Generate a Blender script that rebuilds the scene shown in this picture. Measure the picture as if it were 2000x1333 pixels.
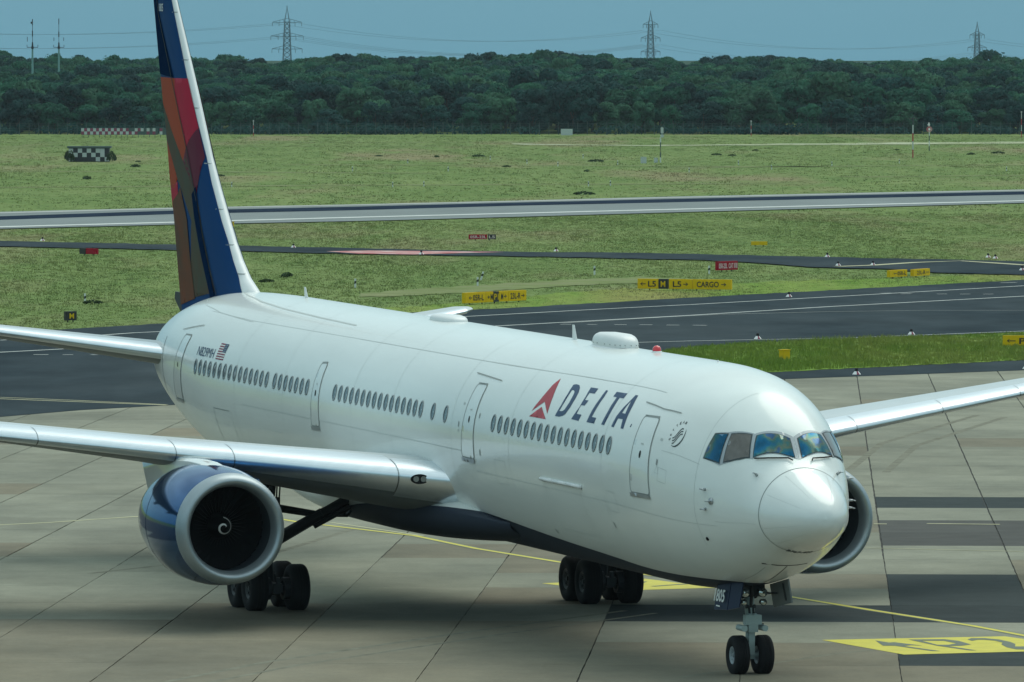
import bpy, bmesh, math, random
import numpy as np
from mathutils import Vector, Matrix, Euler
from mathutils.geometry import delaunay_2d_cdt
random.seed(7); rng = np.random.default_rng(7)
sc = bpy.context.scene; C = sc.collection
for o in list(bpy.data.objects): bpy.data.objects.remove(o)
R = math.radians

# ---- camera ----
cd = bpy.data.cameras.new('camera'); cam = bpy.data.objects.new('camera', cd); C.objects.link(cam)
cam.location = (0, 0, 14.81); cam.rotation_euler = (R(90) - 0.0341327, 0, 0)
cd.sensor_width = 36; cd.lens = 16510.35 / 2000 * 36; cd.clip_start = 5; cd.clip_end = 30000
sc.camera = cam
# ---- sky and sun ----
SUN_EL, SUN_AZ = 58, 35          # azimuth clockwise from +Y
w = bpy.data.worlds.new('World'); sc.world = w; w.use_nodes = True
nt = w.node_tree; nt.nodes.clear()
def wn(t, **k):
    n = nt.nodes.new(t)
    for a, b in k.items(): setattr(n, a, b)
    return n
sky = wn('ShaderNodeTexSky', sky_type='NISHITA', sun_disc=False)
sky.sun_elevation = R(SUN_EL); sky.sun_rotation = R(SUN_AZ); sky.dust_density = 4; sky.air_density = 1.5
tc = wn('ShaderNodeTexCoord'); sep = wn('ShaderNodeSeparateXYZ')
nt.links.new(tc.outputs['Generated'], sep.inputs[0])
up = wn('ShaderNodeMapRange'); nt.links.new(sep.outputs[2], up.inputs[0])
up.inputs[1].default_value = 0; up.inputs[2].default_value = 1; up.inputs[3].default_value = 0; up.inputs[4].default_value = 1
cr = wn('ShaderNodeValToRGB'); nt.links.new(up.outputs[0], cr.inputs[0])      # overcast veil: darker at the horizon, brighter overhead
e = cr.color_ramp.elements
e[0].position = 0.0; e[0].color = (1.50, 3.70, 4.85, 1)
e[1].position = 1.0; e[1].color = (8.0, 10.0, 10.2, 1)
q = e.new(0.12); q.color = (3.1, 5.6, 6.5, 1)
q = e.new(0.4); q.color = (5.6, 7.5, 8.0, 1)
cn = wn('ShaderNodeTexNoise'); cn.inputs['Scale'].default_value = 2.2; cn.inputs['Detail'].default_value = 5
mp = wn('ShaderNodeMapping'); mp.inputs['Scale'].default_value = (1, 1, 3.5)
nt.links.new(tc.outputs['Generated'], mp.inputs[0]); nt.links.new(mp.outputs[0], cn.inputs['Vector'])
cm = wn('ShaderNodeMapRange'); nt.links.new(cn.outputs[0], cm.inputs[0])
cm.inputs[1].default_value = .3; cm.inputs[2].default_value = .7; cm.inputs[3].default_value = -.42; cm.inputs[4].default_value = .42
el_ = wn('ShaderNodeMapRange'); nt.links.new(sep.outputs[2], el_.inputs[0]); el_.inputs[1].default_value = .0; el_.inputs[2].default_value = .3; el_.inputs[3].default_value = .06; el_.inputs[4].default_value = 1
ca = wn('ShaderNodeMath', operation='MULTIPLY_ADD'); nt.links.new(cm.outputs[0], ca.inputs[0]); nt.links.new(el_.outputs[0], ca.inputs[1]); ca.inputs[2].default_value = 1
mul = wn('ShaderNodeVectorMath', operation='SCALE'); nt.links.new(cr.outputs[0], mul.inputs[0]); nt.links.new(ca.outputs[0], mul.inputs['Scale'])
mix = wn('ShaderNodeMixRGB'); mix.inputs[0].default_value = 0.88
nt.links.new(sky.outputs[0], mix.inputs[1]); nt.links.new(mul.outputs[0], mix.inputs[2])
bg = wn('ShaderNodeBackground'); bg.inputs['Strength'].default_value = 0.10
out = wn('ShaderNodeOutputWorld')
nt.links.new(mix.outputs[0], bg.inputs[0]); nt.links.new(bg.outputs[0], out.inputs[0])
sd = bpy.data.lights.new('sun', 'SUN'); sd.energy = 1.5; sd.angle = R(50); sd.color = (1, .97, .86)
so = bpy.data.objects.new('sun', sd); C.objects.link(so); so.location = (0, 0, 200)
dv = Vector((math.sin(R(SUN_AZ)) * math.cos(R(SUN_EL)), math.cos(R(SUN_AZ)) * math.cos(R(SUN_EL)), math.sin(R(SUN_EL))))
so.rotation_euler = dv.to_track_quat('Z', 'Y').to_euler()
sc.render.engine = 'CYCLES'
vs = sc.view_settings; vs.view_transform = 'Standard'; vs.look = 'None'; vs.exposure = 0; vs.gamma = 1
try: vs.use_curve_mapping = False
except Exception: pass

# ---- materials ----
MT = {}
def mat(name, col, rough=.6, metal=0, var=0, scale=3, bump=0, bscale=40, spec=.5, coat=0, objvar=0, detail=4, stretch=None, col2=None, v2scale=.3, v2=0, coord='Object', world=False):
    m = bpy.data.materials.new(name); m.use_nodes = True; t = m.node_tree; b = t.nodes['Principled BSDF']
    b.inputs['Roughness'].default_value = rough; b.inputs['Metallic'].default_value = metal
    b.inputs['Specular IOR Level'].default_value = spec; b.inputs['Coat Weight'].default_value = coat
    if coat: b.inputs['Coat Roughness'].default_value = .05
    b.inputs['Base Color'].default_value = (*col, 1)
    L = t.links.new
    if world:
        g = t.nodes.new('ShaderNodeNewGeometry'); vec = g.outputs['Position']
    else:
        g = t.nodes.new('ShaderNodeTexCoord'); vec = g.outputs[coord]
    if stretch:
        mp = t.nodes.new('ShaderNodeMapping'); mp.inputs['Scale'].default_value = stretch; L(vec, mp.inputs[0]); vec2 = mp.outputs[0]
    else: vec2 = vec
    cur = None
    if col2 is not None:
        n2 = t.nodes.new('ShaderNodeTexNoise'); n2.inputs['Scale'].default_value = v2scale; n2.inputs['Detail'].default_value = 6; n2.inputs['Roughness'].default_value = .65
        L(vec2, n2.inputs['Vector']); r2 = t.nodes.new('ShaderNodeMapRange'); L(n2.outputs[0], r2.inputs[0])
        r2.inputs[1].default_value = .38; r2.inputs[2].default_value = .62
        mx = t.nodes.new('ShaderNodeMixRGB'); L(r2.outputs[0], mx.inputs[0]); mx.inputs[1].default_value = (*col, 1); mx.inputs[2].default_value = (*col2, 1)
        cur = mx.outputs[0]
    if detail > 6:      # sand-fine grain and small dark stains
        ng = t.nodes.new('ShaderNodeTexNoise'); ng.inputs['Scale'].default_value = 9; ng.inputs['Detail'].default_value = 8; ng.inputs['Roughness'].default_value = .8; L(vec, ng.inputs['Vector'])
        rg = t.nodes.new('ShaderNodeMapRange'); L(ng.outputs[0], rg.inputs[0]); rg.inputs[1].default_value = .3; rg.inputs[2].default_value = .7; rg.inputs[3].default_value = .86; rg.inputs[4].default_value = 1.10
        ns = t.nodes.new('ShaderNodeTexNoise'); ns.inputs['Scale'].default_value = .9; ns.inputs['Detail'].default_value = 9; ns.inputs['Roughness'].default_value = .78; L(vec, ns.inputs['Vector'])
        rs = t.nodes.new('ShaderNodeMapRange'); L(ns.outputs[0], rs.inputs[0]); rs.inputs[1].default_value = .60; rs.inputs[2].default_value = .72; rs.inputs[3].default_value = 1; rs.inputs[4].default_value = .74
        mg = t.nodes.new('ShaderNodeMath'); mg.operation = 'MULTIPLY'; L(rg.outputs[0], mg.inputs[0]); L(rs.outputs[0], mg.inputs[1])
        sg_ = t.nodes.new('ShaderNodeVectorMath'); sg_.operation = 'SCALE'
        if cur is not None: L(cur, sg_.inputs[0])
        else: sg_.inputs[0].default_value = col
        L(mg.outputs[0], sg_.inputs['Scale']); cur = sg_.outputs[0]
    if var or objvar:
        hs = t.nodes.new('ShaderNodeHueSaturation')
        if cur is not None: L(cur, hs.inputs['Color'])
        else: hs.inputs['Color'].default_value = (*col, 1)
        add = t.nodes.new('ShaderNodeMath'); add.operation = 'ADD'; add.inputs[0].default_value = 1; add.inputs[1].default_value = 0
        if var:
            n = t.nodes.new('ShaderNodeTexNoise'); n.inputs['Scale'].default_value = scale; n.inputs['Detail'].default_value = detail; n.inputs['Roughness'].default_value = .72 if detail > 6 else .6
            L(vec2, n.inputs['Vector'])
            mr = t.nodes.new('ShaderNodeMapRange'); L(n.outputs[0], mr.inputs[0]); mr.inputs[1].default_value = .25; mr.inputs[2].default_value = .75
            mr.inputs[3].default_value = -var; mr.inputs[4].default_value = var; L(mr.outputs[0], add.inputs[1])
        last = add.outputs[0]
        if objvar:
            oi = t.nodes.new('ShaderNodeObjectInfo'); m2 = t.nodes.new('ShaderNodeMapRange'); L(oi.outputs['Random'], m2.inputs[0])
            m2.inputs[3].default_value = -objvar; m2.inputs[4].default_value = objvar
            a2 = t.nodes.new('ShaderNodeMath'); a2.operation = 'ADD'; L(last, a2.inputs[0]); L(m2.outputs[0], a2.inputs[1]); last = a2.outputs[0]
        L(last, hs.inputs['Value']); cur = hs.outputs[0]
    if cur is not None: L(cur, b.inputs['Base Color'])
    if bump:
        n = t.nodes.new('ShaderNodeTexNoise'); n.inputs['Scale'].default_value = bscale; n.inputs['Detail'].default_value = 3; L(vec2, n.inputs['Vector'])
        bp = t.nodes.new('ShaderNodeBump'); bp.inputs['Strength'].default_value = bump; bp.inputs['Distance'].default_value = .02
        L(n.outputs[0], bp.inputs['Height']); L(bp.outputs[0], b.inputs['Normal'])
    MT[name] = m; return m
mat('white_paint', (.765, .805, .775), .32, var=.04, scale=.5, coat=.85, stretch=(.5, 1, 3), bump=.05, bscale=1.1)
mat('white_part', (.74, .76, .75), .35, var=.03)
mat('grey_metal', (.42, .45, .46), .38, .6, var=.05)
mat('bare_metal', (.74, .79, .82), .30, .88, var=.05, scale=6, stretch=(1, .04, 1))
mat('lip_metal', (.32, .375, .40), .42, .7, var=.05, scale=4)
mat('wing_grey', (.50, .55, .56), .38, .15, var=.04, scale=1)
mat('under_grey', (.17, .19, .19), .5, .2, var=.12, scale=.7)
mat('belly_navy', (.032, .042, .058), .3, .0, var=.1, coat=.25)
mat('navy', (.006, .082, .235), .10, .85, var=.06, scale=.5, spec=.2, coat=0)
mat('fin_navy', (.002, .042, .145), .5, spec=.03)
mat('navy_dark', (.003, .016, .05), .6, spec=0)
mat('letter_navy', (.010, .042, .115), .35, spec=.2)
mat('crimson', (.38, .012, .042), .5, var=.05, spec=.05)
mat('widget_red', (.42, .024, .038), .35, var=.15, scale=2, spec=.2)
mat('orange_red', (.33, .048, .018), .5, spec=.05)
mat('maroon', (.11, .014, .035), .5, spec=.05)
mat('olive_grey', (.050, .060, .042), .5, spec=.07, col2=(.075, .040, .026), v2scale=.6)
mat('rust', (.14, .040, .018), .5, spec=.05, col2=(.075, .045, .03), v2scale=.5)
mat('seam', (.27, .30, .29), .6)
mat('seam_faint', (.47, .51, .49), .5)
mat('dark', (.006, .007, .008), .5, spec=.2)
mat('rim_dark', (.02, .022, .024), .5, .2)
mat('fan_dark', (.004, .0045, .006), .5, spec=.2)
mat('duct', (.03, .04, .05), .5, .2)
mat('pane_grey', (.07, .10, .115), .12, coat=.5)
mat('window_rim', (.20, .24, .25), .4)
mat('cockpit_frame', (.36, .40, .42), .4, .3)
mat('seal', (.03, .05, .055), .5)
mat('tyre', (.009, .0095, .011), .8, var=.2, bump=.15, bscale=30, spec=.2)
mat('rim_white', (.26, .30, .32), .4, .2)
mat('gear_paint', (.30, .38, .37), .4, var=.08)
mat('gear_dark', (.02, .024, .028), .5, .2, var=.2)
mat('lamp_glass', (.6, .65, .62), .06, .9)
mat('beacon_red', (.62, .01, .02), .15, coat=1)
mat('door_navy', (.006, .014, .045), .4, spec=.2)
mat('tyre_mark', (.20, .20, .16), .9, var=.3, scale=1.5, world=True, spec=0)
mat('white_mark', (.78, .79, .76), .6)
mat('black_mark', (.02, .02, .022), .6)
mat('yellow_paint', (.56, .49, .02), .6, var=.12, scale=1.5, world=True)
mat('yellow_line', (.50, .44, .05), .65, var=.15, scale=1.2, world=True)
mat('mark_dark', (.10, .125, .085), .7, var=.1)
mat('worn_white', (.52, .55, .52), .7, var=.25, scale=.8, world=True)
mat('worn_yellow', (.40, .39, .22), .7, var=.25, scale=.8, world=True)
mat('red_ground', (.42, .12, .13), .8, col2=(.55, .42, .40), v2scale=.5, world=True, spec=0)
mat('asphalt', (.036, .050, .059), .95, var=.2, scale=.25, col2=(.055, .070, .078), v2scale=.05, stretch=(1, .35, 1), world=True, spec=0)
mat('runway_grey', (.215, .245, .245), .95, var=.1, scale=.1, stretch=(1, .3, 1), world=True, spec=0)
mat('rubber_dark', (.022, .034, .055), .95, var=.35, scale=.12, world=True, spec=0)
mat('shoulder', (.34, .36, .34), .8, var=.15, scale=.2, world=True, spec=.25)
mat('joint_fill', (.035, .035, .03), .9, world=True)
mat('concrete', (.262, .264, .208), .9, var=.2, scale=.55, objvar=.09, col2=(.20, .205, .165), v2scale=.16, world=True, bump=.1, bscale=20, spec=.03, detail=9, stretch=(.7, .45, 1))
mat('concrete_warm', (.228, .208, .155), .9, var=.2, scale=.6, objvar=.08, col2=(.19, .18, .14), v2scale=.2, world=True, bump=.1, bscale=20, spec=.03, detail=9, stretch=(.7, .45, 1))
mat('dark_slab', (.050, .060, .060), .9, var=.2, scale=.8, objvar=.1, world=True, bump=.1, bscale=25, spec=.03, detail=8)
mat('brown_slab', (.088, .088, .082), .8, var=.14, scale=.8, objvar=.08, world=True, bump=.15, bscale=25, spec=.03)
mat('dirt', (.215, .235, .125), .9, var=.15, scale=.3, world=True, col2=(.17, .215, .09), v2scale=.2, spec=0)
mat('pale_path', (.46, .48, .36), .9, var=.1, world=True, col2=(.24, .28, .14), v2scale=.12, spec=0)
mat('sign_yellow', (.68, .44, .008), .6, var=.05, spec=.1)
mat('sign_red', (.33, .010, .024), .6, var=.08, spec=.1)
mat('sign_black', (.015, .016, .012), .5)
mat('sign_white', (.62, .50, .50), .5)
mat('post_white', (.62, .66, .62), .6)
mat('mast_green', (.16, .33, .30), .6)
mat('pylon_steel_hazed', (.13, .22, .26), .7)  # distance haze put into the colour: bluer and lighter than bare steel
mat('wire', (.17, .28, .33), .7)
mat('hut_white', (.45, .50, .48), .6)
mat('mast_red', (.35, .03, .03), .6)
mat('checker_red', (.22, .03, .07), .6)
mat('fence_grey', (.05, .085, .08), .7)
mat('bark', (.05, .045, .035), .9)
def leafy(name, c1, c2, trans=.0, nsc=.15, objvar=.12):
    m = mat(name, c1, .8, var=.22, scale=.9, col2=c2, v2scale=nsc, world=True, objvar=objvar, spec=.15)
    return m
leafy('leaf_a', (.012, .088, .060), (.024, .128, .070), objvar=.2)
leafy('leaf_b', (.005, .048, .048), (.008, .064, .054), objvar=.2)
leafy('leaf_c', (.044, .152, .082), (.030, .115, .068), objvar=.2)
leafy('leaf_mass', (.020, .075, .048), (.038, .11, .060), nsc=.04)
leafy('shrub_leaf', (.03, .065, .022), (.045, .085, .03))
# grass: colour by place, three scales
def grass_mat(name, a, b, c, straw):
    m = bpy.data.materials.new(name); m.use_nodes = True; t = m.node_tree; bs = t.nodes['Principled BSDF']; L = t.links.new
    bs.inputs['Roughness'].default_value = .9; bs.inputs['Specular IOR Level'].default_value = .02
    g = t.nodes.new('ShaderNodeNewGeometry'); mp = t.nodes.new('ShaderNodeMapping'); mp.inputs['Scale'].default_value = (1, .16, 1); L(g.outputs['Position'], mp.inputs[0])
    def no(s, d=5, rg=.6, raw=False):
        n = t.nodes.new('ShaderNodeTexNoise'); n.inputs['Scale'].default_value = s; n.inputs['Detail'].default_value = d; n.inputs['Roughness'].default_value = rg; L((g.outputs['Position'] if raw else mp.outputs[0]), n.inputs['Vector']); return n.outputs[0]
    def ramp(v, lo, hi):
        r = t.nodes.new('ShaderNodeMapRange'); L(v, r.inputs[0]); r.inputs[1].default_value = lo; r.inputs[2].default_value = hi; return r.outputs[0]
    def mx(f, x, y):
        n = t.nodes.new('ShaderNodeMixRGB'); L(f, n.inputs[0])
        for i, v in ((1, x), (2, y)):
            if isinstance(v, tuple): n.inputs[i].default_value = (*v, 1)
            else: L(v, n.inputs[i])
        return n.outputs[0]
    col = mx(ramp(no(.06), .40, .62), a, b)
    col = mx(ramp(no(.30, 7, .7), .45, .75), col, c)
    col = mx(ramp(no(.11, 5, .6), .66, .80), col, (.05, .11, .03))
    col = mx(ramp(no(.035, 4), .52, .66), col, straw)
    hs = t.nodes.new('ShaderNodeHueSaturation'); L(col, hs.inputs['Color'])
    vr = t.nodes.new('ShaderNodeMapRange'); L(no(1.1, 8, .72), vr.inputs[0]); vr.inputs[1].default_value = .3; vr.inputs[2].default_value = .7; vr.inputs[3].default_value = .80; vr.inputs[4].default_value = 1.20
    L(vr.outputs[0], hs.inputs['Value']); L(hs.outputs[0], bs.inputs['Base Color'])
    MT[name] = m; return m
grass_mat('grass', (.145, .205, .068), (.180, .232, .085), (.105, .172, .050), (.225, .210, .110))
grass_mat('island_grass', (.150, .240, .045), (.205, .255, .070), (.100, .205, .028), (.245, .225, .08))

def thin(m, f=.5):
    """leaves and blades let light through"""
    t = m.node_tree; b = t.nodes['Principled BSDF']; o_ = next(n for n in t.nodes if n.type == 'OUTPUT_MATERIAL'); tr = t.nodes.new('ShaderNodeBsdfTranslucent'); mx_ = t.nodes.new('ShaderNodeMixShader')
    mx_.inputs[0].default_value = f; t.links.new(b.inputs['Base Color'].links[0].from_socket, tr.inputs[0]); t.links.new(b.outputs[0], mx_.inputs[1]); t.links.new(tr.outputs[0], mx_.inputs[2]); t.links.new(mx_.outputs[0], o_.inputs[0])
for k in ('grass', 'island_grass'):
    m_ = MT[k].copy(); m_.name = k + '_blade'; MT[k + '_blade'] = m_; thin(m_)
for k in ('leaf_a', 'leaf_b', 'leaf_c', 'leaf_mass', 'shrub_leaf'): thin(MT[k], .4)
# ---- helpers ----
def mesh_obj(name, verts, faces, m=None, parent=None, smooth=False, mats=None, mi=None):
    me = bpy.data.meshes.new(name); me.from_pydata([tuple(map(float, v)) for v in verts], [], [tuple(map(int, f)) for f in faces]); me.update()
    if mats:
        for k in mats: me.materials.append(MT[k])
        if mi is not None: me.polygons.foreach_set('material_index', mi)
    elif m: me.materials.append(MT[m])
    if smooth: me.polygons.foreach_set('use_smooth', [True] * len(me.polygons))
    o = bpy.data.objects.new(name, me); C.objects.link(o)
    if parent is not None: o.parent = parent
    return o
def tag(o, label=None, cat=None, group=None, kind=None):
    if label: o['label'] = label
    if cat: o['category'] = cat
    if group: o['group'] = group
    if kind: o['kind'] = kind
    return o
def empty(name, loc=(0, 0, 0), rz=0, label=None, cat=None, group=None):
    o = bpy.data.objects.new(name, None); C.objects.link(o); o.location = loc; o.rotation_euler = (0, 0, rz); o.empty_display_size = .5
    return tag(o, label, cat, group)
class MB:
    def __init__(s): s.v = []; s.f = []; s.m = []
    def add(s, v, f, mi=0):
        n = len(s.v); s.v += [tuple(p) for p in v]; s.f += [tuple(n + i for i in q) for q in f]; s.m += [mi] * len(f)
    def box(s, x0, x1, y0, y1, z0, z1, mi=0, M=None):
        v = [Vector((x, y, z)) for z in (z0, z1) for y in (y0, y1) for x in (x0, x1)]
        if M: v = [M @ p for p in v]
        s.add(v, [(0, 2, 3, 1), (4, 5, 7, 6), (0, 1, 5, 4), (2, 6, 7, 3), (0, 4, 6, 2), (1, 3, 7, 5)], mi)
    def tube(s, a, b, r0, r1=None, n=10, mi=0, cap=True):
        r1 = r0 if r1 is None else r1; a = Vector(a); b = Vector(b); d = (b - a).normalized()
        u = d.orthogonal().normalized(); w_ = d.cross(u); vs_ = []
        for p, r in ((a, r0), (b, r1)):
            for i in range(n):
                t = 2 * math.pi * i / n; vs_.append(p + u * math.cos(t) * r + w_ * math.sin(t) * r)
        f = [(i, (i + 1) % n, n + (i + 1) % n, n + i) for i in range(n)]
        if cap: f += [tuple(range(n - 1, -1, -1)), tuple(range(n, 2 * n))]
        s.add(vs_, f, mi)
    def lathe(s, prof, org, axis, n=32, mi=0, close=False):
        # prof: list of (along, radius)
        axis = Vector(axis).normalized(); org = Vector(org); u = axis.orthogonal().normalized(); w_ = axis.cross(u); vs_ = []
        for a, r in prof:
            for i in range(n):
                t = 2 * math.pi * i / n; vs_.append(org + axis * a + (u * math.cos(t) + w_ * math.sin(t)) * r)
        f = []
        for k in range(len(prof) - 1):
            for i in range(n): f.append((k * n + i, k * n + (i + 1) % n, (k + 1) * n + (i + 1) % n, (k + 1) * n + i))
        s.add(vs_, f, mi)
    def prism(s, poly, z0, z1, mi=0, M=None):
        n = len(poly); v = [Vector((p[0], p[1], z)) for z in (z0, z1) for p in poly]
        if M: v = [M @ p for p in v]
        s.add(v, [tuple(range(n - 1, -1, -1)), tuple(range(n, 2 * n))] + [(i, (i + 1) % n, n + (i + 1) % n, n + i) for i in range(n)], mi)
    def build(s, name, m, parent=None, smooth=False):
        if isinstance(m, (list, tuple)): return mesh_obj(name, s.v, s.f, None, parent, smooth, m, s.m)
        return mesh_obj(name, s.v, s.f, m, parent, smooth)
def autosmooth(o, deg=35):
    me = o.data; me.polygons.foreach_set('use_smooth', [True] * len(me.polygons)); me.set_sharp_from_angle(angle=R(deg)); return o
def inside(pts, loops):
    pts = np.asarray(pts, float); res = np.zeros(len(pts), bool)
    for lp in loops:
        lp = np.asarray(lp, float); x0, y0 = lp[:, 0], lp[:, 1]; x1, y1 = np.roll(x0, -1), np.roll(y0, -1)
        for a, b, c, d in zip(x0, y0, x1, y1):
            if b == d: continue
            cnd = ((pts[:, 1] > b) != (pts[:, 1] > d)); xi = a + (pts[:, 1] - b) / (d - b) * (c - a)
            res ^= cnd & (pts[:, 0] < xi)
    return res
def dens(lp, d):
    o = []
    for i, p in enumerate(lp):
        q_ = lp[(i + 1) % len(lp)]; L_ = math.hypot(q_[0] - p[0], q_[1] - p[1]); n = max(1, int(L_ / d))
        o += [(p[0] + (q_[0] - p[0]) * k / n, p[1] + (q_[1] - p[1]) * k / n) for k in range(n)]
    return o
def tri_poly(loops, grid=None):
    """triangulate outer loop plus holes (even-odd); grid adds inner points"""
    vv = []; ee = []
    for lp in loops:
        lp = dens(lp, grid) if grid else list(lp); n = len(vv); vv += lp; ee += [(n + i, n + (i + 1) % len(lp)) for i in range(len(lp))]
    if grid:
        a = np.array(loops[0]); lo = a.min(0); hi = a.max(0)
        gx, gy = np.meshgrid(np.arange(lo[0] + grid * .5, hi[0], grid), np.arange(lo[1] + grid * .5, hi[1], grid)); gp = np.stack([gx.ravel(), gy.ravel()], 1)
        if len(gp): gp = gp[inside(gp, loops)]; vv += [tuple(p) for p in gp]
    r = delaunay_2d_cdt([Vector(p) for p in vv], ee, [], 0, 1e-6)
    V = [tuple(p) for p in r[0]]; T = [tuple(f) for f in r[2]]
    cen = [(sum(V[i][0] for i in f) / 3, sum(V[i][1] for i in f) / 3) for f in T]
    ok = inside(cen, loops)
    F = []
    for f, k in zip(T, ok):
        if not k: continue
        (ax, ay), (bx, by), (cx, cy) = V[f[0]], V[f[1]], V[f[2]]
        F.append(f if (bx - ax) * (cy - ay) - (by - ay) * (cx - ax) > 0 else (f[0], f[2], f[1]))
    return V, F
def strip(pts, wd, closed=False):
    """2D line of width wd -> list of quads (verts, faces)"""
    V = []; n = len(pts)
    for i in range(n):
        a = pts[(i - 1) % n] if (closed or i) else pts[i]; b = pts[(i + 1) % n] if (closed or i < n - 1) else pts[i]
        dx, dy = b[0] - a[0], b[1] - a[1]; L_ = math.hypot(dx, dy) or 1; nx, ny = -dy / L_ * wd / 2, dx / L_ * wd / 2
        V += [(pts[i][0] + nx, pts[i][1] + ny), (pts[i][0] - nx, pts[i][1] - ny)]
    F = [(2 * i, 2 * i + 1, 2 * ((i + 1) % n) + 1, 2 * ((i + 1) % n)) for i in range(n if closed else n - 1)]
    return V, F
_tc = {}
def text2d(s, x0, x1, y0, y1, bold=.022):
    """flat text fitted into a rectangle: verts, faces"""
    if (s, bold) not in _tc:
        cu = bpy.data.curves.new('t', 'FONT'); cu.body = s; cu.resolution_u = 3; cu.offset = bold; ob = bpy.data.objects.new('t', cu); C.objects.link(ob)
        dg = bpy.context.evaluated_depsgraph_get(); dg.update(); me = bpy.data.meshes.new_from_object(ob.evaluated_get(dg))
        v = np.array([tuple(p.co)[:2] for p in me.vertices]); f = [tuple(p.vertices) for p in me.polygons]
        bpy.data.objects.remove(ob); bpy.data.curves.remove(cu); bpy.data.meshes.remove(me); _tc[(s, bold)] = (v, f)
    v, f = _tc[(s, bold)]; lo = v.min(0); hi = v.max(0); t = (v - lo) / (hi - lo)
    return [(x0 + (x1 - x0) * a, y0 + (y1 - y0) * b) for a, b in t], f

# ---- measured tables (metres; angles in radians) ----
ST = [(0,-3.3,-3.3,0,-3.3),(0.02,-3.16,-3.43,0.15,-3.3),(0.08,-3.04,-3.54,0.28,-3.3),(0.3,-2.82,-3.72,0.52,-3.3),(0.7,-2.57,-3.91,0.78,-3.3),(1.2,-2.34,-4.07,0.99,-3.3),(1.6,-2.18,-4.19,1.12,-3.28),(1.95,-1.99,-4.31,1.23,-3.25),(2.2,-1.7,-4.41,1.32,-3.22),(2.5,-1.36,-4.53,1.44,-3.2),(2.9,-1.04,-4.68,1.59,-3.17),(3.4,-0.75,-4.84,1.75,-3.1),(4.0,-0.51,-5.0,1.93,-3.02),(4.6,-0.35,-5.12,2.09,-2.94),(5.4,-0.2,-5.25,2.26,-2.83),(6.4,-0.09,-5.37,2.41,-2.7),(7.7,-0.03,-5.46,2.49,-2.6),(9.2,-0.02,-5.5,2.515,-2.55),(10.5,-0.02,-5.5,2.515,-2.55),(42.5,-0.02,-5.49,2.515,-2.55),(45.5,-0.02,-5.41,2.49,-2.5),(48.5,-0.05,-5.12,2.38,-2.3),(50.5,-0.11,-4.84,2.24,-2.2),(52.5,-0.26,-4.42,2.04,-2.18),(54.5,-0.53,-3.95,1.72,-2.2),(56.5,-0.91,-3.44,1.3,-2.22),(58.2,-1.36,-3.0,0.82,-2.26),(59.3,-1.8,-2.78,0.45,-2.34),(60.07,-2.2,-2.6,0.18,-2.4)]
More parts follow.
